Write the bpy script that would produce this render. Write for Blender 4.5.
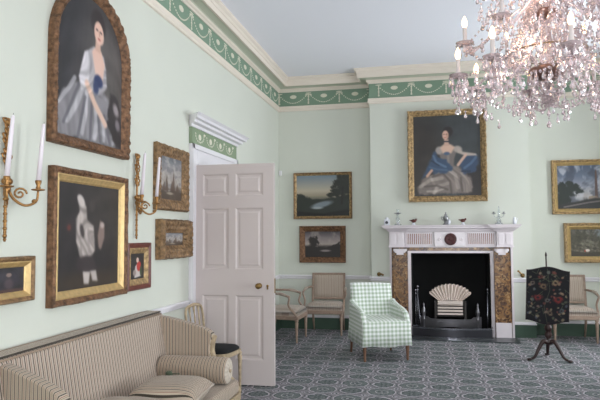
import bpy, math, random
import numpy as np
from mathutils import Vector, Matrix

random.seed(7)
PI = math.pi
sc = bpy.context.scene
C = sc.collection
for o in list(bpy.data.objects):
    bpy.data.objects.remove(o)

# ------------------------------------------------------------------ camera
cam_d = bpy.data.cameras.new('camera')
cam = bpy.data.objects.new('camera', cam_d)
C.objects.link(cam)
sc.camera = cam
cam_d.sensor_width = 36.0
cam_d.lens = 597.0 / 600.0 * 36.0
cam_d.clip_start = 0.05
YAW, PITCH, ROLL = 0.209, 0.0577, -0.0057
fw = Vector((-math.sin(YAW) * math.cos(PITCH), math.cos(YAW) * math.cos(PITCH), math.sin(PITCH)))
r0 = Vector((math.cos(YAW), math.sin(YAW), 0))
u0 = r0.cross(fw)
rr = r0 * math.cos(ROLL) + u0 * math.sin(ROLL)
uu = -r0 * math.sin(ROLL) + u0 * math.cos(ROLL)
m = Matrix((rr, uu, -fw)).transposed().to_4x4()
m.translation = Vector((0, 0, 1.45))
cam.matrix_world = m

# ------------------------------------------------------------------ light
sc.view_settings.view_transform = 'Standard'
sc.view_settings.look = 'None'
sc.view_settings.gamma = 1
sc.view_settings.use_curve_mapping = False
sc.view_settings.exposure = 0.0
world = bpy.data.worlds.new('World')
sc.world = world
world.use_nodes = True
world.node_tree.nodes['Background'].inputs[0].default_value = (0.75, 0.86, 1.0, 1)
world.node_tree.nodes['Background'].inputs[1].default_value = 0.6

XL, XR, YB, YF, ZC = -2.28, 2.95, 9.13, -1.7, 3.90
BX0, BX1, YBR = -0.81, 1.43, 8.88          # chimney breast
WINDOWS = [(-0.3, 0.95), (3.1, 4.4), (6.75, 8.0)]
WZ0, WZ1 = 0.55, 3.15
WPOW = [50, 56, 100]
UPOW = [190, 205, 215]         # added fill lamps, tilted up outside the windows to brighten the ceiling
for (y0, y1), pw, dx, dz, tilt in [(w, p, 0.66, 0.35, PI / 2 - 0.3) for w, p in zip(WINDOWS, WPOW)] + [(w, p, 1.0, -0.9, PI / 2 + 0.75) for w, p in zip(WINDOWS, UPOW)]:
    ld = bpy.data.lights.new('window_daylight', 'AREA')
    ld.shape = 'RECTANGLE'
    ld.size = WZ1 - WZ0
    ld.size_y = y1 - y0
    ld.energy = pw
    ld.color = (0.89, 0.95, 1.0)
    lo = bpy.data.objects.new('window_daylight', ld)
    C.objects.link(lo)
    lo.location = (XR + dx, (y0 + y1) / 2, (WZ0 + WZ1) / 2 + dz)
    lo.rotation_euler = (0, tilt, 0)


# fill lamp added behind the camera, shining in through an invented window
FWX0, FWX1 = 0.1, 1.5
ld = bpy.data.lights.new('window_daylight', 'AREA')
ld.shape = 'RECTANGLE'
ld.size, ld.size_y = FWX1 - FWX0, WZ1 - WZ0
ld.energy = 230
ld.color = (0.93, 0.965, 1.0)
lo = bpy.data.objects.new('window_daylight', ld)
C.objects.link(lo)
lo.location = ((FWX0 + FWX1) / 2, YF - 0.3, (WZ0 + WZ1) / 2)
lo.rotation_euler = (PI / 2, 0, 0)


# ------------------------------------------------------------------ colour and material helpers
def lin(c):
    return tuple(((v / 255.0) / 12.92 if v / 255.0 <= 0.04045 else ((v / 255.0 + 0.055) / 1.055) ** 2.4) for v in c)


def new_mat(name, col, rough=0.6, metal=0.0, var=0.0, vscale=30.0, bump=0.0, bscale=60.0, **kw):
    mt = bpy.data.materials.new(name)
    mt.use_nodes = True
    nt = mt.node_tree
    b = nt.nodes['Principled BSDF']
    c = lin(col)
    b.inputs['Base Color'].default_value = (*c, 1)
    b.inputs['Roughness'].default_value = rough
    b.inputs['Metallic'].default_value = metal
    for k, v in kw.items():
        b.inputs[k].default_value = v
    tc = nt.nodes.new('ShaderNodeTexCoord')
    if var > 0:
        n = nt.nodes.new('ShaderNodeTexNoise')
        n.inputs['Scale'].default_value = vscale
        n.inputs['Detail'].default_value = 4
        nt.links.new(tc.outputs['Object'], n.inputs['Vector'])
        cr = nt.nodes.new('ShaderNodeValToRGB')
        cr.color_ramp.elements[0].position = 0.3
        cr.color_ramp.elements[1].position = 0.7
        cr.color_ramp.elements[0].color = (*[v * (1 - var) for v in c], 1)
        cr.color_ramp.elements[1].color = (*[min(1, v * (1 + var)) for v in c], 1)
        nt.links.new(n.outputs['Fac'], cr.inputs['Fac'])
        nt.links.new(cr.outputs['Color'], b.inputs['Base Color'])
    if bump > 0:
        n2 = nt.nodes.new('ShaderNodeTexNoise')
        n2.inputs['Scale'].default_value = bscale
        n2.inputs['Detail'].default_value = 3
        nt.links.new(tc.outputs['Object'], n2.inputs['Vector'])
        bp = nt.nodes.new('ShaderNodeBump')
        bp.inputs['Strength'].default_value = bump
        bp.inputs['Distance'].default_value = 0.01
        nt.links.new(n2.outputs['Fac'], bp.inputs['Height'])
        nt.links.new(bp.outputs['Normal'], b.inputs['Normal'])
    return mt


class NM:
    """tiny expression helper for node maths"""
    def __init__(self, nt):
        self.nt = nt

    def m(self, op, a, b=None, c=None):
        n = self.nt.nodes.new('ShaderNodeMath')
        n.operation = op
        for i, v in enumerate((a, b, c)):
            if v is None:
                continue
            if isinstance(v, (int, float)):
                n.inputs[i].default_value = v
            else:
                self.nt.links.new(v, n.inputs[i])
        return n.outputs[0]

    def mix(self, f, a, b):
        n = self.nt.nodes.new('ShaderNodeMix')
        n.data_type = 'RGBA'
        for s, v in ((0, f), (6, a), (7, b)):
            if isinstance(v, (int, float)):
                n.inputs[s].default_value = v
            elif isinstance(v, tuple):
                n.inputs[s].default_value = (*v, 1)
            else:
                self.nt.links.new(v, n.inputs[s])
        return n.outputs[2]


def stripe_mat(name, axis, stops, period, rough=0.85):
    """constant-step stripes across one object axis; stops = [(pos, colour)]"""
    mt = new_mat(name, (200, 200, 200), rough)
    nt = mt.node_tree
    b = nt.nodes['Principled BSDF']
    q = NM(nt)
    tc = nt.nodes.new('ShaderNodeTexCoord')
    sp = nt.nodes.new('ShaderNodeSeparateXYZ')
    nt.links.new(tc.outputs['Object'], sp.inputs[0])
    f = q.m('FRACT', q.m('MULTIPLY', sp.outputs['XYZ'.index(axis)], 1.0 / period))
    cr = nt.nodes.new('ShaderNodeValToRGB')
    cr.color_ramp.interpolation = 'CONSTANT'
    e = cr.color_ramp.elements
    e[0].position, e[0].color = stops[0][0], (*lin(stops[0][1]), 1)
    e[1].position, e[1].color = stops[1][0], (*lin(stops[1][1]), 1)
    for p_, c_ in stops[2:]:
        k = e.new(p_)
        k.color = (*lin(c_), 1)
    nt.links.new(f, cr.inputs['Fac'])
    nt.links.new(cr.outputs['Color'], b.inputs['Base Color'])
    b.inputs['Sheen Weight'].default_value = 0.15
    return mt


def attr_mat(name, rough=0.45):
    mt = new_mat(name, (128, 128, 128), rough)
    nt = mt.node_tree
    a = nt.nodes.new('ShaderNodeAttribute')
    a.attribute_name = 'paint'
    nt.links.new(a.outputs['Color'], nt.nodes['Principled BSDF'].inputs['Base Color'])
    return mt


WALLC = (209, 211, 200)
M = {}
M['wall'] = new_mat('celadon_wall_paint', WALLC, 0.75, var=0.02, vscale=1.5)
M['ceiling'] = new_mat('ceiling_paint', (238, 238, 246), 0.9)
M['cream'] = new_mat('cream_plaster', (226, 215, 202), 0.7)
M['white'] = new_mat('white_gloss_paint', (228, 224, 228), 0.45)
M['doorpaint'] = new_mat('door_paint', (204, 192, 189), 0.4)
M['frieze'] = new_mat('green_frieze_paint', (124, 148, 128), 0.8)
M['doorfrieze'] = new_mat('olive_frieze_paint', (134, 150, 122), 0.8)
M['cove'] = new_mat('sage_cove_paint', (190, 194, 176), 0.8)
M['relief'] = new_mat('relief_plaster', (216, 212, 194), 0.8)
M['skirt'] = new_mat('dark_green_skirting', (58, 82, 66), 0.5)
M['inlay'] = new_mat('red_brown_inlay', (150, 98, 76), 0.4, var=0.3, vscale=40)
M['marble'] = new_mat('white_marble', (226, 216, 220), 0.3, var=0.05, vscale=6)
M['black'] = new_mat('soot_black', (6, 6, 7), 0.9)
M['iron'] = new_mat('dark_iron', (58, 55, 54), 0.35, 0.8)
M['steel'] = new_mat('polished_steel', (150, 150, 158), 0.22, 1.0)
M['fsteel'] = new_mat('grey_steel', (110, 108, 112), 0.3, 0.9)
M['slate'] = new_mat('dark_slate', (52, 56, 60), 0.3)
M['gold'] = new_mat('worn_gilding', (166, 138, 98), 0.45, 0.4, var=0.55, vscale=32, bump=0.6, bscale=70)
M['goldbright'] = new_mat('bright_gilding', (200, 170, 118), 0.4, 0.5, var=0.15, vscale=25, bump=0.2, bscale=60)
M['goldbrown'] = new_mat('brown_gilding', (116, 84, 60), 0.55, 0.3, var=0.6, vscale=32, bump=0.9, bscale=55)
M['golddull'] = new_mat('dull_gilding', (132, 104, 74), 0.5, 0.4, var=0.55, vscale=32, bump=0.5, bscale=60)
M['mahog'] = new_mat('mahogany', (44, 20, 17), 0.35, var=0.3, vscale=12)
M['mahogred'] = new_mat('red_mahogany', (96, 42, 30), 0.35, var=0.2, vscale=18)
M['chairwood'] = new_mat('painted_chair_wood', (150, 128, 112), 0.5, var=0.15, vscale=30)
M['paleg'] = new_mat('pale_gilt_wood', (172, 152, 124), 0.5, 0.1, var=0.25, vscale=30)
M['brass'] = new_mat('brass', (150, 122, 78), 0.3, 1.0)
M['sconce'] = new_mat('antique_gilt_metal', (156, 116, 72), 0.38, 0.85, var=0.3, vscale=60)
M['wax'] = new_mat('candle_wax', (228, 218, 224), 0.5)
M['tube'] = new_mat('candle_tube_card', (196, 186, 184), 0.6)
M['blackseat'] = new_mat('black_horsehair', (7, 7, 10), 0.9)
M['canvas'] = attr_mat('oil_paint', 0.42)
M['needle'] = attr_mat('needlework', 0.9)
M['paper'] = new_mat('folded_paper', (222, 206, 196), 0.7)
M['legwood'] = new_mat('leg_wood', (120, 84, 62), 0.45)
M['silver'] = new_mat('dull_silver', (150, 150, 152), 0.3, 0.9)
M['porcelain'] = new_mat('white_porcelain', (222, 222, 230), 0.2)
M['navy'] = new_mat('dark_glaze', (26, 30, 48), 0.3)
M['redbrown'] = new_mat('red_brown_glaze', (88, 40, 34), 0.3)
M['platebrown'] = new_mat('dark_bronze_plate', (112, 84, 76), 0.4, 0.4)
M['thistle'] = new_mat('dried_green', (74, 84, 66), 0.9)
M['hall'] = new_mat('hall_paint', (196, 190, 176), 0.8)
M['glass_clear'] = new_mat('clear_glass', (235, 240, 242), 0.03, 0.0, **{'Transmission Weight': 0.85, 'IOR': 1.45})


def crystal():
    mt = bpy.data.materials.new('cut_crystal')
    mt.use_nodes = True
    nt = mt.node_tree
    b = nt.nodes['Principled BSDF']
    b.inputs['Base Color'].default_value = (*lin((244, 228, 230)), 1)
    b.inputs['Roughness'].default_value = 0.06
    b.inputs['Transmission Weight'].default_value = 0.75
    b.inputs['IOR'].default_value = 1.55
    return mt


M['crystal'] = crystal()


def window_glass():
    mt = bpy.data.materials.new('window_glass')
    mt.use_nodes = True
    nt = mt.node_tree
    nt.nodes.remove(nt.nodes['Principled BSDF'])
    t = nt.nodes.new('ShaderNodeBsdfTransparent')
    g = nt.nodes.new('ShaderNodeBsdfGlossy')
    g.inputs['Roughness'].default_value = 0.02
    mx = nt.nodes.new('ShaderNodeMixShader')
    mx.inputs[0].default_value = 0.06
    nt.links.new(t.outputs[0], mx.inputs[1])
    nt.links.new(g.outputs[0], mx.inputs[2])
    nt.links.new(mx.outputs[0], nt.nodes['Material Output'].inputs[0])
    return mt


M['winglass'] = window_glass()


def emis(name, col, st):
    mt = bpy.data.materials.new(name)
    mt.use_nodes = True
    b = mt.node_tree.nodes['Principled BSDF']
    b.inputs['Base Color'].default_value = (*lin(col), 1)
    b.inputs['Emission Color'].default_value = (*lin(col), 1)
    b.inputs['Emission Strength'].default_value = st
    return mt


M['bulb'] = emis('lit_candle_bulb', (255, 214, 160), 7.0)
M['bulb_off'] = new_mat('clear_candle_bulb', (225, 225, 228), 0.1, 0.0, **{'Transmission Weight': 0.6})

# striped upholstery: beige ground, dark olive line, fine rose line
SOFA = [(0.0, (176, 160, 144)), (0.20, (62, 54, 44)), (0.40, (188, 172, 152)), (0.60, (124, 74, 66)), (0.70, (184, 168, 148)), (0.86, (112, 100, 80)), (0.93, (176, 158, 138))]
M['stripeX'] = stripe_mat('sofa_stripe_x', 'X', SOFA, 0.025)
M['stripeY'] = stripe_mat('sofa_stripe_y', 'Y', SOFA, 0.032)
M['stripeYfine'] = stripe_mat('sofa_back_stripe', 'Y', [(0, (184, 170, 156)), (0.26, (66, 56, 46)), (0.48, (192, 176, 160)), (0.70, (134, 88, 78)), (0.82, (184, 168, 152))], 0.034)
CH = [(0.0, (176, 160, 146)), (0.5, (156, 140, 126)), (0.62, (182, 168, 154)), (0.85, (150, 132, 120))]
M['cstripe'] = stripe_mat('chair_stripe', 'X', CH, 0.052)


def marble_brown():
    mt = new_mat('brown_breccia_marble', (120, 86, 56), 0.25)
    nt = mt.node_tree
    b = nt.nodes['Principled BSDF']
    tc = nt.nodes.new('ShaderNodeTexCoord')
    v = nt.nodes.new('ShaderNodeTexVoronoi')
    v.inputs['Scale'].default_value = 34
    n = nt.nodes.new('ShaderNodeTexNoise')
    n.inputs['Scale'].default_value = 9
    n.inputs['Detail'].default_value = 6
    mx = nt.nodes.new('ShaderNodeMix')
    mx.data_type = 'VECTOR'
    mx.inputs[0].default_value = 0.25
    nt.links.new(tc.outputs['Object'], n.inputs['Vector'])
    nt.links.new(tc.outputs['Object'], mx.inputs[4])
    nt.links.new(n.outputs['Color'], mx.inputs[5])
    nt.links.new(mx.outputs[1], v.inputs['Vector'])
    s = nt.nodes.new('ShaderNodeSeparateColor')
    nt.links.new(v.outputs['Color'], s.inputs[0])
    cr = nt.nodes.new('ShaderNodeValToRGB')
    e = cr.color_ramp.elements
    e[0].position, e[0].color = 0.0, (*lin((50, 34, 28)), 1)
    e[1].position, e[1].color = 1.0, (*lin((176, 138, 94)), 1)
    for p_, c_ in ((0.25, (108, 74, 48)), (0.5, (152, 110, 66)), (0.75, (84, 62, 52))):
        k = e.new(p_)
        k.color = (*lin(c_), 1)
    nt.links.new(s.outputs[0], cr.inputs['Fac'])
    nt.links.new(cr.outputs['Color'], b.inputs['Base Color'])
    return mt


M['brown_marble'] = marble_brown()


def gingham():
    mt = new_mat('green_gingham', (200, 200, 200), 0.85)
    nt = mt.node_tree
    b = nt.nodes['Principled BSDF']
    q = NM(nt)
    tc = nt.nodes.new('ShaderNodeTexCoord')
    s = nt.nodes.new('ShaderNodeSeparateXYZ')
    nt.links.new(tc.outputs['Object'], s.inputs[0])
    g = nt.nodes.new('ShaderNodeSeparateXYZ')
    nt.links.new(tc.outputs['Normal'], g.inputs[0])
    sx = q.m('GREATER_THAN', q.m('ABSOLUTE', g.outputs[0]), 0.7)
    sz = q.m('GREATER_THAN', q.m('ABSOLUTE', g.outputs[2]), 0.7)

    def sel(f, a, c):
        return q.m('ADD', q.m('MULTIPLY', f, a), q.m('MULTIPLY', q.m('SUBTRACT', 1.0, f), c))
    u = sel(sx, s.outputs[1], s.outputs[0])
    v = sel(sz, s.outputs[1], s.outputs[2])
    P = 0.047
    fu = q.m('LESS_THAN', q.m('FRACT', q.m('MULTIPLY', u, 1 / P)), 0.5)
    fv = q.m('LESS_THAN', q.m('FRACT', q.m('MULTIPLY', v, 1 / P)), 0.5)
    t = q.m('MULTIPLY', q.m('ADD', fu, fv), 0.5)
    c = q.mix(t, lin((244, 246, 244)), lin((168, 184, 160)))
    nt.links.new(c, b.inputs['Base Color'])
    b.inputs['Sheen Weight'].default_value = 0.1
    return mt


M['gingham'] = gingham()


def carpet():
    mt = new_mat('patterned_carpet', (120, 125, 125), 0.95)
    nt = mt.node_tree
    b = nt.nodes['Principled BSDF']
    q = NM(nt)
    tc = nt.nodes.new('ShaderNodeTexCoord')
    s = nt.nodes.new('ShaderNodeSeparateXYZ')
    nt.links.new(tc.outputs['Object'], s.inputs[0])
    T = 0.275
    wn = nt.nodes.new('ShaderNodeTexNoise')
    wn.inputs['Scale'].default_value = 22
    wn.inputs['Detail'].default_value = 2
    nt.links.new(tc.outputs['Object'], wn.inputs['Vector'])
    ws = nt.nodes.new('ShaderNodeSeparateColor')
    nt.links.new(wn.outputs['Color'], ws.inputs[0])
    u = q.m('ADD', q.m('MULTIPLY', s.outputs[0], 1 / T), q.m('MULTIPLY', ws.outputs[0], 0.16))
    v = q.m('ADD', q.m('MULTIPLY', s.outputs[1], 1 / T), q.m('MULTIPLY', ws.outputs[1], 0.16))
    cu, cv = q.m('FLOOR', u), q.m('FLOOR', v)
    fu = q.m('SUBTRACT', q.m('FRACT', u), 0.5)
    fv = q.m('SUBTRACT', q.m('FRACT', v), 0.5)
    par = q.m('ABSOLUTE', q.m('MODULO', q.m('ADD', cu, cv), 2.0))      # 0 or 1
    par = q.m('GREATER_THAN', par, 0.5)
    au, av = q.m('ABSOLUTE', fu), q.m('ABSOLUTE', fv)
    rad = q.m('SQRT', q.m('ADD', q.m('MULTIPLY', fu, fu), q.m('MULTIPLY', fv, fv)))
    octd = q.m('MAXIMUM', q.m('MAXIMUM', au, av), q.m('MULTIPLY', q.m('ADD', au, av), 0.72))
    ang = q.m('ARCTAN2', fv, fu)
    petals = q.m('MULTIPLY', q.m('ADD', q.m('COSINE', q.m('MULTIPLY', ang, 12.0)), 1.0), 0.5)
    pet8 = q.m('MULTIPLY', q.m('ADD', q.m('COSINE', q.m('MULTIPLY', ang, 8.0)), 1.0), 0.5)

    def band(x, a, w):
        return q.m('LESS_THAN', q.m('ABSOLUTE', q.m('SUBTRACT', x, a)), w)
    LT, DK, MD, BG = lin((184, 178, 184)), lin((44, 60, 60)), lin((98, 108, 104)), lin((116, 112, 117))
    # large medallion
    big = q.mix(q.m('LESS_THAN', rad, 0.44), BG, MD)
    big = q.mix(band(rad, 0.465, 0.022), big, LT)
    big = q.mix(band(rad, 0.425, 0.022), big, DK)
    big = q.mix(q.m('MULTIPLY', q.m('MULTIPLY', petals, q.m('LESS_THAN', rad, 0.40)), 0.75), big, DK)
    big = q.mix(band(rad, 0.2, 0.012), big, LT)
    big = q.mix(q.m('LESS_THAN', rad, 0.11), big, DK)
    big = q.mix(q.m('LESS_THAN', rad, 0.04), big, LT)
    # small medallion
    sm = q.mix(q.m('LESS_THAN', octd, 0.34), BG, DK)
    sm = q.mix(band(octd, 0.365, 0.024), sm, LT)
    sm = q.mix(q.m('MULTIPLY', pet8, band(rad, 0.2, 0.07)), sm, MD)
    sm = q.mix(q.m('LESS_THAN', rad, 0.06), sm, MD)
    sm = q.mix(band(octd, 0.45, 0.018), sm, DK)
    c = q.mix(par, big, sm)
    # small rosettes where cells meet
    cor = q.m('SQRT', q.m('ADD', q.m('POWER', q.m('SUBTRACT', 0.5, au), 2.0), q.m('POWER', q.m('SUBTRACT', 0.5, av), 2.0)))
    c = q.mix(q.m('LESS_THAN', cor, 0.13), c, LT)
    c = q.mix(q.m('LESS_THAN', cor, 0.10), c, DK)
    c = q.mix(q.m('LESS_THAN', cor, 0.045), c, LT)
    n = nt.nodes.new('ShaderNodeTexNoise')
    n.inputs['Scale'].default_value = 70
    n.inputs['Detail'].default_value = 3
    nt.links.new(tc.outputs['Object'], n.inputs['Vector'])
    k = q.m('MULTIPLY', q.m('SUBTRACT', n.outputs['Fac'], 0.38), 0.9)
    c = q.mix(k, c, LT)
    nt.links.new(c, b.inputs['Base Color'])
    bp = nt.nodes.new('ShaderNodeBump')
    bp.inputs['Strength'].default_value = 0.4
    bp.inputs['Distance'].default_value = 0.004
    n2 = nt.nodes.new('ShaderNodeTexNoise')
    n2.inputs['Scale'].default_value = 260
    nt.links.new(tc.outputs['Object'], n2.inputs['Vector'])
    nt.links.new(n2.outputs['Fac'], bp.inputs['Height'])
    nt.links.new(bp.outputs['Normal'], b.inputs['Normal'])
    return mt


M['carpet'] = carpet()


# ------------------------------------------------------------------ mesh helpers
class MB:
    def __init__(self):
        self.v = []
        self.f = []

    def add(self, vs, fs, M4=None):
        o = len(self.v)
        for p in vs:
            p = Vector(p)
            if M4 is not None:
                p = M4 @ p
            self.v.append(tuple(p))
        for f in fs:
            self.f.append(tuple(i + o for i in f))
        return self

    def box(self, x0, x1, y0, y1, z0, z1, M4=None):
        vs = [(x, y, z) for x in (x0, x1) for y in (y0, y1) for z in (z0, z1)]
        fs = [(0, 1, 3, 2), (4, 6, 7, 5), (0, 4, 5, 1), (2, 3, 7, 6), (0, 2, 6, 4), (1, 5, 7, 3)]
        return self.add(vs, fs, M4)

    def lathe(self, prof, n=16, c=(0, 0, 0), M4=None):
        """prof = [(r, z)] around z through c"""
        vs, fs = [], []
        for r, z in prof:
            for i in range(n):
                a = 2 * PI * i / n
                vs.append((c[0] + r * math.cos(a), c[1] + r * math.sin(a), c[2] + z))
        for j in range(len(prof) - 1):
            for i in range(n):
                k = (i + 1) % n
                fs.append((j * n + i, j * n + k, (j + 1) * n + k, (j + 1) * n + i))
        fs.append(tuple(range(n - 1, -1, -1)))
        fs.append(tuple((len(prof) - 1) * n + i for i in range(n)))
        return self.add(vs, fs, M4)

    def tube(self, pts, rad, n=8, M4=None, closed=False, flat=1.0):
        pts = [Vector(p) for p in pts]
        L = len(pts)
        if not hasattr(rad, '__len__'):
            rad = [rad] * L
        vs, fs = [], []
        up = None
        for i, p in enumerate(pts):
            if closed:
                t = pts[(i + 1) % L] - pts[i - 1]
            else:
                t = pts[min(i + 1, L - 1)] - pts[max(i - 1, 0)]
            t.normalize()
            if up is None:
                up = Vector((0, 0, 1)) if abs(t.z) < 0.9 else Vector((1, 0, 0))
                a = t.cross(up).normalized()
            else:
                a = (a - t * a.dot(t)).normalized()
            bb = t.cross(a)
            for k in range(n):
                an = 2 * PI * k / n
                vs.append(p + (a * math.cos(an) * flat + bb * math.sin(an)) * rad[i])
        R = L if closed else L - 1
        for i in range(R):
            j = (i + 1) % L
            for k in range(n):
                k2 = (k + 1) % n
                fs.append((i * n + k, i * n + k2, j * n + k2, j * n + k))
        if not closed:
            fs.append(tuple(range(n - 1, -1, -1)))
            fs.append(tuple((L - 1) * n + k for k in range(n)))
        return self.add(vs, fs, M4)

    def prism(self, poly, a, b, axis='y', M4=None):
        """extrude 2-D polygon between a and b along axis. poly = (x,z) for y, (y,z) for x, (x,y) for z"""
        n = len(poly)

        def P(p, t):
            if axis == 'y':
                return (p[0], t, p[1])
            if axis == 'x':
                return (t, p[0], p[1])
            return (p[0], p[1], t)
        vs = [P(p, a) for p in poly] + [P(p, b) for p in poly]
        fs = [tuple(range(n - 1, -1, -1)), tuple(range(n, 2 * n))]
        for i in range(n):
            j = (i + 1) % n
            fs.append((i, j, n + j, n + i))
        return self.add(vs, fs, M4)

    def sphere(self, c, r, n=10, m_=6, s=(1, 1, 1), M4=None):
        prof = [(max(1e-4, r * math.sin(PI * i / m_)), -r * math.cos(PI * i / m_)) for i in range(m_ + 1)]
        vs, fs = [], []
        for rr_, z in prof:
            for i in range(n):
                a = 2 * PI * i / n
                vs.append((c[0] + s[0] * rr_ * math.cos(a), c[1] + s[1] * rr_ * math.sin(a), c[2] + s[2] * z))
        for j in range(m_):
            for i in range(n):
                k = (i + 1) % n
                fs.append((j * n + i, j * n + k, (j + 1) * n + k, (j + 1) * n + i))
        return self.add(vs, fs, M4)

    def pillow(self, c, w, d, t, n=18, pinch=0.5, M4=None, flatz=0.0):
        """knife-edged cushion; w along x, d along y"""
        vs, fs = [], []
        for side in (1, -1):
            for i in range(n + 1):
                for j in range(n + 1):
                    u, v = 2 * i / n - 1, 2 * j / n - 1
                    h = (max(0, (1 - u ** 4) * (1 - v ** 4))) ** pinch
                    sx = 1 - 0.06 * (1 - v * v) * abs(u) ** 3
                    sy = 1 - 0.06 * (1 - u * u) * abs(v) ** 3
                    vs.append((c[0] + u * w / 2 * sx, c[1] + v * d / 2 * sy, c[2] + side * t / 2 * h))
        N = (n + 1) ** 2
        for s_ in (0, 1):
            for i in range(n):
                for j in range(n):
                    a = s_ * N + i * (n + 1) + j
                    q_ = (a, a + n + 1, a + n + 2, a + 1)
                    fs.append(q_ if s_ == 0 else q_[::-1])
        return self.add(vs, fs, M4)

    def build(self, name, mat, parent=None, smooth=False, bev=0.0, seg=2, kind=None, loc=None, rot=None, weld=False):
        me = bpy.data.meshes.new(name)
        me.from_pydata(self.v, [], self.f)
        me.materials.append(mat)
        if smooth:
            me.polygons.foreach_set('use_smooth', [True] * len(me.polygons))
        me.update()
        o = bpy.data.objects.new(name, me)
        C.objects.link(o)
        if parent is not None:
            o.parent = parent
        if loc is not None:
            o.location = loc
        if rot is not None:
            o.rotation_euler = rot
        if weld:
            w = o.modifiers.new('weld', 'WELD')
            w.merge_threshold = 0.0004
        if bev > 0:
            b = o.modifiers.new('bevel', 'BEVEL')
            b.width = bev
            b.segments = seg
            b.limit_method = 'ANGLE'
            b.angle_limit = math.radians(40)
        if kind:
            o['kind'] = kind
        return o


def tag(o, label, cat, group=None):
    o['label'] = label
    o['category'] = cat
    if group:
        o['group'] = group
    return o


def thing(name, label, cat, loc=(0, 0, 0), rz=0.0, group=None):
    o = bpy.data.objects.new(name, None)
    C.objects.link(o)
    o.empty_display_size = 0.1
    o.location = loc
    o.rotation_euler = (0, 0, rz)
    return tag(o, label, cat, group)


def copy_tree(o, parent=None):
    c = o.copy()
    C.objects.link(c)
    c.parent = parent
    for ch in list(o.children):
        copy_tree(ch, c)
    return c


def tag_new(c, label, loc=None, rz=None):
    c['label'] = label
    if loc is not None:
        c.location = loc
    if rz is not None:
        c.rotation_euler = (0, 0, rz)
    return c


def curve(pts, n=24):
    """Catmull-Rom through points"""
    P = [Vector(p) for p in pts]
    P = [P[0] * 2 - P[1]] + P + [P[-1] * 2 - P[-2]]
    out = []
    segs = len(P) - 3
    per = max(2, n // segs)
    for i in range(segs):
        a, b, c, d = P[i:i + 4]
        for k in range(per):
            t = k / per
            out.append(0.5 * ((2 * b) + (c - a) * t + (2 * a - 5 * b + 4 * c - d) * t * t + (3 * b - a - 3 * c + d) * t ** 3))
    out.append(P[-2])
    return out


def struct(name, mb, mat, **k):
    return mb.build(name, mat, kind='structure', **k)


# ------------------------------------------------------------------ room shell
T = 0.14
struct('floor', MB().box(XL - 1.4, XR + T, YF - T, YB + 0.4, -0.1, 0), M['carpet'])
struct('ceiling', MB().box(XL - T, XR + T, YF - T, YB + T, ZC, ZC + 0.1), M['ceiling'])
# left wall with the doorway
DY0, DY1, DZ = 5.63, 6.76, 2.16
struct('wall_left', MB().box(XL - T, XL, YF, DY0, 0, ZC).box(XL - T, XL, DY1, YB, 0, ZC).box(XL - T, XL, DY0, DY1, DZ, ZC), M['wall'])
struct('wall_hall', MB().box(XL - 1.4, XL - 1.3, DY0 - 1, DY1 + 1, 0, 2.6).box(XL - 1.3, XL - T, DY0 - 1, DY0 - 0.9, 0, 2.6)
       .box(XL - 1.3, XL - T, DY1 + 0.9, DY1 + 1, 0, 2.6).box(XL - 1.4, XL - T, DY0 - 1, DY1 + 1, 2.6, 2.7), M['hall'])
# back wall (opening for the firebox)
OX0, OX1, OZ = -0.235, 0.865, 1.175
wb = MB().box(XL - T, OX0, YB, YB + T, 0, ZC).box(OX1, XR + T, YB, YB + T, 0, ZC).box(OX0, OX1, YB, YB + T, OZ, ZC)
struct('wall_back', wb, M['wall'])
struct('wall_chimney_breast', MB().box(BX0, OX0, YBR, YB, 0, ZC).box(OX1, BX1, YBR, YB, 0, ZC).box(OX0, OX1, YBR, YB, OZ, ZC), M['wall'])
struct('wall_front', MB().box(XL - T, FWX0, YF - T, YF, 0, ZC).box(FWX1, XR + T, YF - T, YF, 0, ZC).box(FWX0, FWX1, YF - T, YF, 0, WZ0).box(FWX0, FWX1, YF - T, YF, WZ1, ZC), M['wall'])
g = struct('window_4', MB().box(FWX0, FWX1, YF - 0.106, YF - 0.1, WZ0, WZ1), M['winglass'])  # invented window, put in the unseen wall to let the fill lamp through
f = MB()
for a, b in ((FWX0, FWX0 + 0.05), (FWX1 - 0.05, FWX1), ((FWX0 + FWX1) / 2 - 0.015, (FWX0 + FWX1) / 2 + 0.015)):
    f.box(a, b, YF - 0.125, YF - 0.08, WZ0, WZ1)
for z in (WZ0, (WZ0 + WZ1) / 2 - 0.03, WZ1 - 0.06):
    f.box(FWX0, FWX1, YF - 0.125, YF - 0.08, z, z + 0.06)
f.build('window_frame', M['white'], g)
# right wall with windows
wr = MB()
ys = [YF] + [v for w in WINDOWS for v in w] + [YB]
for i in range(0, len(ys), 2):
    wr.box(XR, XR + 0.5, ys[i], ys[i + 1], 0, ZC)
for y0, y1 in WINDOWS:
    wr.box(XR, XR + 0.5, y0, y1, 0, WZ0).box(XR, XR + 0.5, y0, y1, WZ1, ZC)
struct('wall_right', wr, M['wall'])
for i, (y0, y1) in enumerate(WINDOWS):
    g = struct('window_%d' % (i + 1), MB().box(XR + 0.415, XR + 0.421, y0, y1, WZ0, WZ1), M['winglass'])
    f = MB()
    for a, b in ((y0, y0 + 0.05), (y1 - 0.05, y1)):
        f.box(XR + 0.39, XR + 0.45, a, b, WZ0, WZ1)
    for z in (WZ0, (WZ0 + WZ1) / 2 - 0.03, WZ1 - 0.06):
        f.box(XR + 0.39, XR + 0.45, y0, y1, z, z + 0.06)
    for k in (1, 2):
        y = y0 + (y1 - y0) * k / 3
        f.box(XR + 0.4, XR + 0.435, y - 0.012, y + 0.012, WZ0, WZ1)
    for z in (1.2, 2.5):
        f.box(XR + 0.4, XR + 0.435, y0, y1, z - 0.012, z + 0.012)
    f.build('window_frame', M['white'], g)

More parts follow.
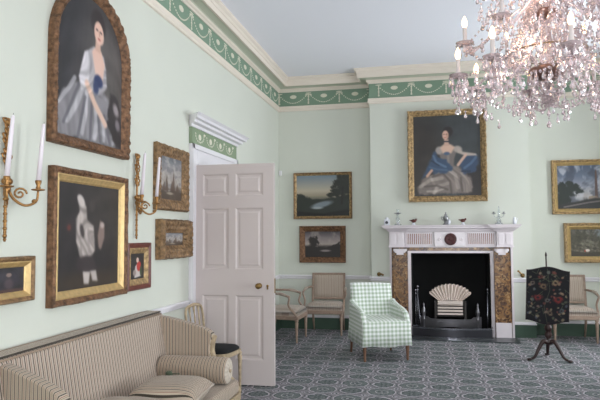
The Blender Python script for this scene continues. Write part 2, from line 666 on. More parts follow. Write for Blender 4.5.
# run of a moulding profile round the room.  path = plan points; profile = [(projection, z)]
def run(name, path, prof, mat, closed=False):
    """path runs so that the room is on its right-hand side normal = (dy,-dx)"""
    P = [Vector((p[0], p[1])) for p in path]
    n = len(P)
    norms = []
    for i in range(n):
        ds = []
        if closed or i > 0:
            d = (P[i] - P[i - 1]).normalized()
            ds.append(Vector((d.y, -d.x)))
        if closed or i < n - 1:
            d = (P[(i + 1) % n] - P[i]).normalized()
            ds.append(Vector((d.y, -d.x)))
        if len(ds) == 2:
            s = ds[0] + ds[1]
            s = s / (s.dot(ds[0]))
        else:
            s = ds[0]
        norms.append(s)
    mb = MB()
    k = len(prof)
    vs = []
    for p, nn in zip(P, norms):
        for a, z in prof:
            q_ = p + nn * a
            vs.append((q_.x, q_.y, z))
    fs = []
    for i in range(n if closed else n - 1):
        j = (i + 1) % n
        for a in range(k):
            b = (a + 1) % k
            fs.append((i * k + a, j * k + a, j * k + b, i * k + b))
    if not closed:
        fs.append(tuple(range(k)))
        fs.append(tuple((n - 1) * k + a for a in range(k - 1, -1, -1)))
    mb.add(vs, fs)
    return struct(name, mb, mat)


ROOM = [(XL, YF), (XL, YB), (BX0, YB), (BX0, YBR), (BX1, YBR), (BX1, YB), (XR, YB), (XR, YF)]
e = 0.001
run('trim_1', ROOM, [(e, 3.395), (0.02, 3.40), (0.03, 3.42), (0.022, 3.455), (0.028, 3.475), (e, 3.478)], M['cream'], True)
run('trim_2', ROOM, [(e, 3.479), (0.008, 3.479), (0.008, 3.699), (e, 3.699)], M['frieze'], True)
run('trim_3', ROOM, [(e, 3.70), (0.02, 3.70), (0.026, 3.715), (0.042, 3.725), (0.045, 3.752), (e, 3.755)], M['cream'], True)
run('trim_4', ROOM, [(e, 3.756), (0.045, 3.756), (0.05, 3.764), (0.139, 3.773), (0.139, 3.781), (e, 3.781)], M['cove'], True)
run('trim_5', ROOM, [(e, 3.782), (0.1395, 3.782), (0.141, 3.764), (0.166, 3.762), (0.168, 3.82), (0.178, 3.828), (0.182, 3.855), (0.205, 3.872), (0.21, 3.899), (e, 3.899)], M['cream'], True)


def relief_swags(name, a, b, nrm, zmid, hz, n):
    """plaster relief: ovals with bead swags between hanging husks, on a band from a to b"""
    a, b = Vector(a), Vector(b)
    d = (b - a)
    L = d.length
    d.normalize()
    nn = Vector(nrm)
    mb = MB()
    step = L / n

    def W(s, z, o=0.010):
        p = a + d * s + nn * o
        return (p.x, p.y, z)
    M3 = Matrix((d.to_3d() if False else Vector((d.x, d.y, 0)), Vector((nn.x, nn.y, 0)), Vector((0, 0, 1)))).transposed().to_4x4()

    def disc(s, z, rx, rz, t=0.006, k=14):
        vs = [W(s, z, 0.008 + t)] + [W(s + rx * math.cos(2 * PI * i / k), z + rz * math.sin(2 * PI * i / k), 0.008 + t * 0.6) for i in range(k)]
        vs += [W(s + rx * 1.1 * math.cos(2 * PI * i / k), z + rz * 1.1 * math.sin(2 * PI * i / k), 0.006) for i in range(k)]
        fs = [(0, 1 + i, 1 + (i + 1) % k) for i in range(k)] + [(1 + i, 1 + k + i, 1 + k + (i + 1) % k, 1 + (i + 1) % k) for i in range(k)]
        mb.add(vs, fs)
    for i in range(n):
        s0 = step * (i + 0.5)
        disc(s0, zmid + hz * 0.32, 0.05, hz * 0.27, 0.008)
        K = 17
        for j in range(K + 1):
            t = -1 + 2 * j / K
            z = zmid + hz * 0.62 - hz * 1.25 * (1 - t * t)
            disc(s0 + t * step * 0.46, z, 0.0095, 0.0085, 0.006, 7)
    for i in range(n + 1):
        s0 = step * i
        if i == 0:
            s0 += 0.02
        if i == n:
            s0 -= 0.02
        for j in range(6):
            disc(s0, zmid + hz * (0.6 - 0.26 * j), 0.010 + 0.004 * (j % 2), 0.014, 0.006, 6)
        disc(s0, zmid + hz * 0.82, min(0.05, step * 0.3), 0.008, 0.005, 8)
        for sgn in (-1, 1):
            if 0 < i < n:
                disc(s0 + sgn * 0.035, zmid + hz * 0.55, 0.018, 0.012, 0.005, 7)
    return struct(name, mb, M['relief'])


ZM, HZ = 3.589, 0.105
relief_swags('trim_6', (XL, YF), (XL, YB), (1, 0), ZM, HZ, 21)
relief_swags('trim_7', (XL, YB), (BX0, YB), (0, -1), ZM, HZ, 3)
relief_swags('trim_8', (BX0 + 0.12, YBR), (BX1 - 0.12, YBR), (0, -1), ZM, HZ, 4)
relief_swags('trim_9', (BX1, YB), (XR, YB), (0, -1), ZM, HZ, 3)

# chair rail and skirting
def rails(i, path):
    run('trim_%d' % i, path, [(e, 0.762), (0.016, 0.77), (0.016, 0.795), (0.034, 0.80), (0.036, 0.815), (0.03, 0.824), (e, 0.824)], M['white'])
    run('baseboard_%s' % ['rear', 'left', 'back_left', 'back_right', 'right'][i - 10], path,
        [(e, 0.0), (0.03, 0.0), (0.03, 0.175), (e, 0.175)], M['skirt'])
    run('trim_%d' % (i + 10), path, [(e, 0.176), (0.036, 0.176), (0.036, 0.192), (0.018, 0.214), (e, 0.214)], M['white'])


rails(11, [(XL, YF + 0.02), (XL, 5.47)])
rails(12, [(XL, 6.94), (XL, YB), (BX0, YB), (BX0, YBR), (-0.545, YBR)])
rails(13, [(1.175, YBR), (BX1, YBR), (BX1, YB), (XR - 0.002, YB)])

# ------------------------------------------------------------------ doorcase and door
cs = MB()
for y0, y1 in ((5.49, DY0), (DY1, 6.90)):
    cs.box(XL + e, XL + 0.035, y0, y1, 0, 2.355)
    cs.box(XL + 0.035, XL + 0.05, y0 + (0 if y0 < 6 else 0.1), y1 - (0.1 if y0 < 6 else 0), 0, 2.355)
cs.box(XL + e, XL + 0.035, DY0, DY1, DZ, 2.355)
cs.box(XL + 0.035, XL + 0.05, 5.49, 6.90, 2.305, 2.355)
struct('trim_31', cs, M['white'], bev=0.004)
struct('trim_32', MB().box(XL + e, XL + 0.03, 5.49, 6.90, 2.356, 2.52), M['doorfrieze'])
pr = [(e, 2.521), (0.04, 2.521), (0.045, 2.548), (0.085, 2.558), (0.09, 2.583), (0.125, 2.59), (0.13, 2.615), (0.155, 2.638), (e, 2.638)]
mb = MB()
vs = []
for off, ysgn in ((5.49, -1), (6.90, 1)):
    for a, z in pr:
        vs.append((XL + a, off + ysgn * (a * 0.85), z))
k = len(pr)
mb.add(vs, [(a, (a + 1) % k, k + (a + 1) % k, k + a) for a in range(k)] + [tuple(range(k - 1, -1, -1)), tuple(range(k, 2 * k))])
struct('trim_33', mb, M['white'])
struct('trim_34', MB().box(XL - T, XL, DY0, DY0 + 0.02, 0, DZ).box(XL - T, XL, DY1 - 0.02, DY1, 0, DZ).box(XL - T, XL, DY0 + 0.02, DY1 - 0.02, DZ - 0.02, DZ), M['white'])
# relief on the door frieze
mb = MB()
for i in range(4):
    y = 5.70 + i * 0.31
    for (dy, dz, ry, rz) in [(0, 0.005, 0.04, 0.032)] + [(0.115 * math.cos(t), 0.03 - 0.075 * math.sin(t), 0.011, 0.011) for t in [PI * q_ / 9 for q_ in range(10)]] + [(0.13, 0.045, 0.03, 0.012)]:
        kk = 10
        X0 = XL + 0.037
        mb.add([(X0, y + dy, 2.437 + dz)] + [(X0 - 0.006, y + dy + ry * math.cos(2 * PI * t / kk), 2.437 + dz + rz * math.sin(2 * PI * t / kk)) for t in range(kk)],
               [(0, 1 + t, 1 + (t + 1) % kk) for t in range(kk)])
struct('trim_35', mb, M['relief'])

# door leaf, open at right angles, facing the camera
DW, DH, DT = 0.83, 2.14, 0.045
door = thing('door_1', '', 'door', (XL + 0.004, 5.62, 0.008))
del door['label'], door['category']
door['kind'] = 'structure'
cols = [(0.095, 0.375), (0.435, 0.725)]
rows = [(0.235, 0.86), (1.10, 1.71), (1.82, 2.05)]
lf = MB()
xs = [0.0, cols[0][0], cols[0][1], cols[1][0], cols[1][1], DW]
zs = [0.0, rows[0][0], rows[0][1], rows[1][0], rows[1][1], rows[2][0], rows[2][1], DH]
for i in range(5):
    for j in range(7):
        if i in (1, 3) and j in (1, 3, 5):
            continue
        lf.box(xs[i], xs[i + 1], -DT / 2, DT / 2, zs[j], zs[j + 1])
for i in (1, 3):
    for j in (1, 3, 5):
        lf.box(xs[i], xs[i + 1], -0.004, 0.004, zs[j], zs[j + 1])
lfo = lf.build('door_leaf', M['doorpaint'], door)
for i in (1, 3):
    for j in (1, 3, 5):
        x0, x1, z0, z1 = xs[i], xs[i + 1], zs[j], zs[j + 1]
        pm = MB()
        for side in (-1, 1):
            rings = []
            for ins, dep in ((0, 0.0225), (0.008, 0.021), (0.02, 0.010), (0.038, 0.010), (0.055, 0.016), (0.06, 0.016)):
                rings.append([(x0 + ins, side * dep, z0 + ins), (x1 - ins, side * dep, z0 + ins), (x1 - ins, side * dep, z1 - ins), (x0 + ins, side * dep, z1 - ins)])
            vs = [p for r_ in rings for p in r_]
            fs = []
            for a in range(len(rings) - 1):
                for b in range(4):
                    c_ = (b + 1) % 4
                    f_ = (a * 4 + b, a * 4 + c_, a * 4 + 4 + c_, a * 4 + 4 + b)
                    fs.append(f_ if side < 0 else f_[::-1])
            L_ = (len(rings) - 1) * 4
            fs.append((L_, L_ + 1, L_ + 2, L_ + 3))
            pm.add(vs, fs)
        pm.build('door_panel', M['doorpaint'], door)
R90 = Matrix.Rotation(PI / 2, 4, 'X')
kb = MB().lathe([(0.026, 0), (0.026, 0.004), (0.010, 0.008), (0.009, 0.03), (0.022, 0.036), (0.029, 0.05), (0.026, 0.064), (0.012, 0.072)], 16, M4=Matrix.Translation((0.685, -DT / 2, 0.95)) @ R90)
kb.build('door_knob', M['brass'], door, smooth=True)
MB().lathe([(0.012, 0), (0.012, 0.004), (0.006, 0.006)], 12, M4=Matrix.Translation((0.765, -DT / 2, 0.95)) @ R90).box(0.757, 0.773, -DT / 2 - 0.004, -DT / 2, 0.915, 0.95).build('keyhole_cover', M['brass'], door)
MB().box(DW, DW + 0.006, -0.012, 0.012, 0.88, 1.02).build('lock_plate', M['brass'], door)

# ------------------------------------------------------------------ painter
class Paint:
    def __init__(self, w, h, nx, bg):
        self.nx = nx
        self.ny = int(nx * h / w)
        self.asp = h / w
        u = (np.arange(self.nx) + 0.5) / self.nx
        v = (np.arange(self.ny) + 0.5) / self.ny
        self.U, self.V = np.meshgrid(u, v)
        self.a = np.zeros((self.ny, self.nx, 3))
        self.a[:] = bg
        self.rng = np.random.RandomState(3)

    def blend(self, mask, col, op=1.0):
        m_ = np.clip(mask, 0, 1)[..., None] * op
        self.a = self.a * (1 - m_) + np.array(col, float) * m_

    def noise(self, sc_, seed=0, octv=4):
        r = np.random.RandomState(seed)
        o = np.zeros_like(self.U)
        amp = 1.0
        tot = 0
        for k in range(octv):
            for j in range(5):
                th = r.rand() * 2 * PI
                ph = r.rand() * 2 * PI
                f_ = sc_ * (2 ** k) * (0.7 + 0.6 * r.rand())
                o += amp * np.sin(2 * PI * f_ * (self.U * math.cos(th) + self.V * self.asp * math.sin(th)) + ph)
            tot += amp * 2.0
            amp *= 0.55
        return o / tot

    def ell(self, cx, cy, rx, ry, col, soft=0.15, ang=0, op=1.0, rag=0.0, seed=1):
        x = self.U - cx
        y = (self.V - cy) * self.asp
        ry = ry * self.asp
        ca, sa = math.cos(math.radians(ang)), math.sin(math.radians(ang))
        xx, yy = x * ca + y * sa, -x * sa + y * ca
        d = np.sqrt((xx / rx) ** 2 + (yy / ry) ** 2)
        if rag:
            d = d + rag * self.noise(5, seed)
        self.blend((1 - d) / soft + 0.5, col, op)

    def poly(self, pts, col, soft=0.01, op=1.0, rag=0.0, seed=2):
        """even-odd polygon with soft edge"""
        inside = np.zeros(self.U.shape, bool)
        dist = np.full(self.U.shape, 9.0)
        n = len(pts)
        x, y = self.U, self.V
        if rag:
            x = x + rag * self.noise(6, seed)
            y = y + rag * self.noise(6, seed + 50)
        for i in range(n):
            x0, y0 = pts[i]
            x1, y1 = pts[(i + 1) % n]
            c = ((y0 > y) != (y1 > y)) & (x < (x1 - x0) * (y - y0) / ((y1 - y0) + 1e-9) + x0)
            inside ^= c
            dx, dy = x1 - x0, (y1 - y0) * self.asp
            px, py = x - x0, (y - y0) * self.asp
            t = np.clip((px * dx + py * dy) / (dx * dx + dy * dy + 1e-9), 0, 1)
            dist = np.minimum(dist, np.hypot(px - t * dx, py - t * dy))
        sd = np.where(inside, dist, -dist)
        self.blend(sd / soft + 0.5, col, op)

    def folds(self, amt, f, ang, seed, region):
        before = self.a
        n1 = self.noise(1.3, seed, 2) * 0.9
        th = math.radians(ang)
        t = self.U * math.cos(th) + self.V * self.asp * math.sin(th) + n1 * 0.22
        w = np.sin(2 * PI * f * t) * 0.6 + np.sin(2 * PI * f * 2.3 * t + 1.7) * 0.4
        x0, x1, y0, y1, lum = region
        L = self.a.mean(-1)
        mk = np.clip((L - lum) / 20.0, 0, 1) * (self.U > x0) * (self.U < x1) * (self.V > y0) * (self.V < y1)
        self.a = before * (1 + amt * (w * mk)[..., None])

    def line(self, pts, w, col, op=1.0):
        dist = np.full(self.U.shape, 9.0)
        for (x0, y0), (x1, y1) in zip(pts[:-1], pts[1:]):
            dx, dy = x1 - x0, (y1 - y0) * self.asp
            px, py = self.U - x0, (self.V - y0) * self.asp
            t = np.clip((px * dx + py * dy) / (dx * dx + dy * dy + 1e-9), 0, 1)
            dist = np.minimum(dist, np.hypot(px - t * dx, py - t * dy))
        self.blend((w - dist) / (w * 0.5) + 0.3, col, op)

    def vgrad(self, stops):
        vs_ = [s[0] for s in stops]
        for ch in range(3):
            self.a[..., ch] = np.interp(self.V, vs_, [s[1][ch] for s in stops])

    def mott(self, amt, sc_=4, seed=5):
        self.a = self.a * (1 + amt * self.noise(sc_, seed)[..., None])

    def blur(self, k=1):
        for _ in range(k):
            p = np.pad(self.a, ((1, 1), (1, 1), (0, 0)), 'edge')
            self.a = (p[:-2, 1:-1] + p[2:, 1:-1] + p[1:-1, :-2] + p[1:-1, 2:] + 2 * self.a) / 6

    def linear(self):
        a = np.clip(self.a / 255.0, 0, 1)
        return np.where(a <= 0.04045, a / 12.92, ((a + 0.055) / 1.055) ** 2.4)


def canvas_mesh(name, P, w, h, z0, y, parent, mat, shape=None, disp=None):
    """painted panel in local x (right) z (up), facing -y; shape(u,v)->(x,z)"""
    ny, nx = P.ny, P.nx
    gu = np.linspace(0, 1, nx + 1)
    gv = np.linspace(0, 1, ny + 1)
    GU, GV = np.meshgrid(gu, gv)
    if shape:
        X, Z = shape(GU, GV)
    else:
        X, Z = (GU - 0.5) * w, z0 + GV * h
    Y = np.full_like(X, y)
    if disp is not None:
        Y = Y + disp(GU, GV)
    co = np.stack([X, Y, Z], -1).reshape(-1, 3)
    idx = np.arange((nx + 1) * (ny + 1)).reshape(ny + 1, nx + 1)
    fs = np.stack([idx[:-1, :-1], idx[:-1, 1:], idx[1:, 1:], idx[1:, :-1]], -1).reshape(-1, 4)
    me = bpy.data.meshes.new(name)
    me.from_pydata(co.tolist(), [], fs.tolist())
    col = P.linear().reshape(-1, 3)
    at = me.color_attributes.new('paint', 'FLOAT_COLOR', 'CORNER')
    c4 = np.ones((len(col), 4, 4))
    c4[..., :3] = col[:, None, :]
    at.data.foreach_set('color', c4.reshape(-1))
    me.materials.append(mat)
    o = bpy.data.objects.new(name, me)
    C.objects.link(o)
    o.parent = parent
    return o


def frame_sweep(path, prof, seg=0.012, orn=0.0, seed=1, tw=None):
    """closed frame: path = outer boundary (x,z) counter-clockwise; prof = [(inset, depth)] from the wall outwards.
    orn adds carved bumps to the profile points flagged by inset between tw."""
    r = random.Random(seed)
    n = len(path)
    pts, nor = [], []
    P = [Vector(p) for p in path]
    for i in range(n):
        a, b = P[i], P[(i + 1) % n]
        dprev = (P[i] - P[i - 1]).normalized()
        d = (b - a).normalized()
        n0 = Vector((-dprev.y, dprev.x))
        n1 = Vector((-d.y, d.x))
        s = n0 + n1
        s = s / s.dot(n1)
        dn = (P[(i + 2) % n] - b).normalized()
        n2 = Vector((-dn.y, dn.x))
        s2 = n1 + n2
        s2 = s2 / s2.dot(n1)
        L = (b - a).length
        k = max(1, int(L / seg))
        for j in range(k):
            t = j / k
            pts.append(a.lerp(b, t))
            nor.append(s.lerp(s2, t))
    mb = MB()
    K = len(prof)
    vs = []
    for i, (p, nn) in enumerate(zip(pts, nor)):
        for a, (ins, dep) in enumerate(prof):
            o_ = 0
            d2 = dep
            if orn and (tw is None or tw[0] <= ins <= tw[1]) and dep > 0.012:
                d2 = dep + orn * (0.6 * math.sin(i * 1.1 + a * 2.1) + r.uniform(-0.8, 0.8))
                if a <= 1:
                    o_ = orn * 0.7 * (math.sin(i * 0.55) + r.uniform(-0.5, 0.5))
            q_ = p + nn * (ins + o_)
            vs.append((q_.x, -d2, q_.y))
    N = len(pts)
    fs = []
    for i in range(N):
        j = (i + 1) % N
        for a in range(K - 1):
            fs.append((i * K + a, j * K + a, j * K + a + 1, i * K + a + 1))
        fs.append((i * K + K - 1, j * K + K - 1, j * K, i * K))
    mb.add(vs, fs)
    return mb


def picture(label, wall, a0, a1, z0, z1, P, fwid, mats, style='plain', depth=0.055, seed=1, name='framed_painting', group=None):
    """picture hung flat on a wall; a0,a1 = range along the wall"""
    w, h = a1 - a0, z1 - z0
    c = (a0 + a1) / 2
    if wall == 'left':
        loc, rz = (XL + 0.002, c, z0), PI / 2
    elif wall == 'back':
        loc, rz = (c, YB - 0.002, z0), 0
    else:
        loc, rz = (c, YBR - 0.002, z0), 0
    t = thing(name, label, 'picture', loc, rz, group)
    W2 = w / 2
    path = [(-W2, 0), (W2, 0), (W2, h), (-W2, h)]
    F = fwid
    if style == 'ornate':
        prof = [(0, 0.0), (0.0, depth * 0.6), (F * 0.12, depth * 1.0), (F * 0.3, depth * 0.95), (F * 0.5, depth * 0.75), (F * 0.7, depth * 0.7), (F * 0.85, depth * 0.5), (F, depth * 0.35), (F, 0.0)]
        frame_sweep(path, prof, 0.012, 0.0045, seed, (0, F * 0.9)).build('frame', mats[0], t, smooth=False)
    else:
        prof = [(0, 0.0), (0, depth * 0.85), (F * 0.1, depth), (F * 0.25, depth * 0.97), (F * 0.35, depth * 0.8), (F * 0.45, depth * 0.75)]
        frame_sweep(path, prof + [(F * 0.45, 0)], 0.03, 0.0025 if style == 'carved' else 0, seed).build('frame', mats[0], t)
        prof2 = [(F * 0.45, 0.0), (F * 0.45, depth * 0.76), (F * 0.55, depth * 0.8), (F * 0.8, depth * 0.55), (F * 0.88, depth * 0.5), (F, depth * 0.3), (F, 0)]
        frame_sweep(path, prof2, 0.05).build('inner_slip', mats[1], t)
    ci = F * 0.985
    canvas_mesh('canvas', P, w - 2 * ci, h - 2 * ci, ci, -depth * 0.28, t, M['canvas'])
    MB().box(-W2 + 0.02, W2 - 0.02, -depth * 0.25, -0.001, 0.02, h - 0.02).build('backing_board', M['legwood'], t)
    return t


# ---- painted subjects (flat pigments)
def p_lady_arch():
    P = Paint(0.84, 1.02, 130, (44, 42, 46))
    P.ell(0.85, 0.5, 0.5, 0.6, (84, 78, 76), 0.9)
    P.mott(0.12, 3)
    P.poly([(0.0, 0.28), (0.10, 0.36), (0.30, 0.40), (0.5, 0.37), (0.72, 0.38), (0.9, 0.24), (1.0, 0.1), (1, 0), (0, 0)], (128, 124, 128), 0.04, rag=0.015)
    for x0, y0, x1, y1, w in [(0.04, 0.28, 0.24, 0.42, 0.03), (0.15, 0.12, 0.36, 0.36, 0.035), (0.36, 0.05, 0.42, 0.34, 0.03), (0.55, 0.04, 0.56, 0.25, 0.035), (0.7, 0.04, 0.64, 0.22, 0.025), (0.85, 0.03, 0.78, 0.22, 0.02)]:
        P.line([(x0, y0), ((x0 + x1) / 2 + 0.02, (y0 + y1) / 2), (x1, y1)], w, (192, 188, 192), 0.7)
    for x0, y0, x1, y1 in [(0.1, 0.1, 0.3, 0.38), (0.3, 0.02, 0.4, 0.3), (0.48, 0.02, 0.5, 0.3), (0.64, 0.02, 0.6, 0.2), (0.8, 0.02, 0.7, 0.22)]:
        P.line([(x0, y0), (x1, y1)], 0.02, (84, 82, 90), 0.7)
    P.folds(0.10, 3.5, 25, 4, (0, 1, 0, 0.45, 90))
    P.poly([(0.74, 0.16), (0.80, 0.44), (0.94, 0.46), (1, 0.3), (1, 0.0), (0.92, 0.0)], (46, 40, 42), 0.04, rag=0.02)
    P.ell(0.90, 0.34, 0.05, 0.05, (150, 140, 142), 0.8)
    P.ell(0.93, 0.22, 0.04, 0.05, (120, 112, 118), 0.8)
    P.poly([(0.40, 0.62), (0.36, 0.45), (0.42, 0.34), (0.66, 0.36), (0.74, 0.45), (0.72, 0.58), (0.68, 0.66), (0.52, 0.68)], (164, 158, 162), 0.02)
    P.poly([(0.38, 0.62), (0.30, 0.44), (0.34, 0.34), (0.44, 0.38), (0.47, 0.56), (0.46, 0.64)], (204, 198, 202), 0.02)
    P.line([(0.42, 0.40), (0.54, 0.28), (0.72, 0.16)], 0.035, (212, 178, 160))
    P.folds(0.16, 7, -30, 8, (0.28, 0.74, 0.34, 0.68, 100))
    P.poly([(0.49, 0.64), (0.56, 0.46), (0.66, 0.44), (0.70, 0.60), (0.64, 0.68), (0.55, 0.69)], (222, 184, 168), 0.015)
    P.ell(0.6, 0.45, 0.07, 0.045, (42, 52, 92), 0.4)
    P.ell(0.56, 0.40, 0.045, 0.05, (52, 62, 98), 0.5)
    P.poly([(0.54, 0.66), (0.55, 0.76), (0.62, 0.76), (0.63, 0.66)], (208, 168, 150), 0.015)
    P.ell(0.585, 0.865, 0.115, 0.095, (44, 34, 34), 0.3)
    P.ell(0.60, 0.80, 0.078, 0.082, (224, 184, 166), 0.15, 5)
    P.ell(0.565, 0.815, 0.018, 0.007, (60, 44, 42), 0.6)
    P.ell(0.63, 0.815, 0.018, 0.007, (60, 44, 42), 0.6)
    P.line([(0.602, 0.81), (0.608, 0.785)], 0.008, (178, 130, 116))
    P.ell(0.602, 0.757, 0.022, 0.008, (170, 84, 80), 0.6)
    P.blur(2)
    return P


def p_woman_white():
    P = Paint(0.76, 0.72, 120, (38, 32, 34))
    P.ell(0.75, 0.75, 0.35, 0.35, (52, 46, 44), 0.9)
    P.mott(0.2, 3)
    P.ell(0.5, 0.06, 0.6, 0.10, (58, 46, 36), 0.9)
    P.poly([(0.28, 0.88), (0.36, 0.86), (0.43, 0.78), (0.44, 0.66), (0.55, 0.60), (0.58, 0.36), (0.50, 0.28), (0.34, 0.28), (0.27, 0.45), (0.26, 0.66), (0.32, 0.74)], (176, 164, 158), 0.02)
    P.ell(0.34, 0.84, 0.07, 0.045, (214, 202, 196), 0.3, -40)
    P.folds(0.25, 7, 10, 3, (0.2, 0.7, 0.2, 0.8, 90))
    P.ell(0.36, 0.55, 0.03, 0.07, (60, 52, 52), 0.5, 20)
    P.line([(0.33, 0.5), (0.36, 0.32)], 0.014, (150, 140, 136), 0.8)
    P.line([(0.46, 0.56), (0.48, 0.34)], 0.02, (160, 148, 144), 0.8)
    P.poly([(0.3, 0.30), (0.55, 0.30), (0.62, 0.18), (0.5, 0.14), (0.34, 0.16), (0.28, 0.22)], (54, 44, 46), 0.03, rag=0.01)
    P.poly([(0.38, 0.16), (0.40, 0.04), (0.48, 0.03), (0.50, 0.15)], (204, 192, 186), 0.015)
    P.poly([(0.50, 0.16), (0.54, 0.06), (0.63, 0.05), (0.60, 0.16)], (196, 184, 178), 0.015)
    P.poly([(0.62, 0.50), (0.66, 0.66), (0.74, 0.62), (0.74, 0.48), (0.68, 0.36), (0.64, 0.38)], (140, 118, 110), 0.02)
    P.ell(0.70, 0.61, 0.035, 0.03, (196, 176, 168), 0.4)
    P.ell(0.52, 0.80, 0.05, 0.06, (66, 58, 56), 0.8)
    P.ell(0.16, 0.58, 0.03, 0.03, (110, 52, 44), 0.8)
    P.a *= 0.92
    P.blur(3)
    return P


def p_small_figure():
    P = Paint(0.24, 0.22, 60, (36, 32, 32))
    P.mott(0.3, 4)
    P.poly([(0.3, 0.05), (0.35, 0.5), (0.5, 0.6), (0.7, 0.5), (0.8, 0.1)], (196, 186, 182), 0.04)
    P.ell(0.62, 0.5, 0.16, 0.2, (176, 52, 44), 0.3)
    P.ell(0.52, 0.74, 0.09, 0.10, (216, 186, 172), 0.3)
    P.ell(0.30, 0.25, 0.12, 0.12, (150, 136, 130), 0.5)
    P.ell(0.78, 0.3, 0.09, 0.2, (60, 72, 48), 0.5)
    return P


def p_harbour(seed, dark=1.0):
    P = Paint(0.5, 0.5, 90, (120, 120, 122))
    P.vgrad([(0, (70, 60, 52)), (0.25, (96, 86, 78)), (0.35, (150, 140, 130)), (0.7, (158, 152, 150)), (1, (96, 100, 108))])
    P.blend(P.noise(3, seed) * 1.5, (184, 178, 172), 0.6)
    P.blend(-P.noise(3, seed + 2) * 1.5, (90, 90, 96), 0.5)
    r = random.Random(seed)
    for x, w, h in ((0.18, 0.07, 0.42), (0.30, 0.06, 0.58), (0.55, 0.08, 0.48), (0.62, 0.05, 0.72), (0.8, 0.09, 0.4)):
        P.poly([(x - w, 0.2), (x - w * 0.7, h * 0.7), (x, h), (x + w * 0.8, h * 0.6), (x + w, 0.2)], (84, 66, 54), 0.02, 0.9, 0.01)
    P.poly([(0, 0), (0, 0.22), (0.3, 0.18), (0.6, 0.24), (1, 0.2), (1, 0)], (70, 56, 44), 0.03, 0.85, 0.01)
    P.ell(0.45, 0.15, 0.15, 0.03, (150, 138, 122), 0.8)
    return P


def p_dark_group():
    P = Paint(0.6, 0.2, 80, (42, 38, 46))
    P.mott(0.3, 4)
    for x in (0.2, 0.42, 0.62, 0.8):
        P.ell(x, 0.7, 0.035, 0.08, (132, 112, 104), 0.4)
        P.ell(x, 0.35, 0.06, 0.22, (72, 60, 66), 0.6)
    P.poly([(0, 0), (1, 0), (1, 0.12), (0, 0.15)], (80, 56, 48), 0.03)
    return P


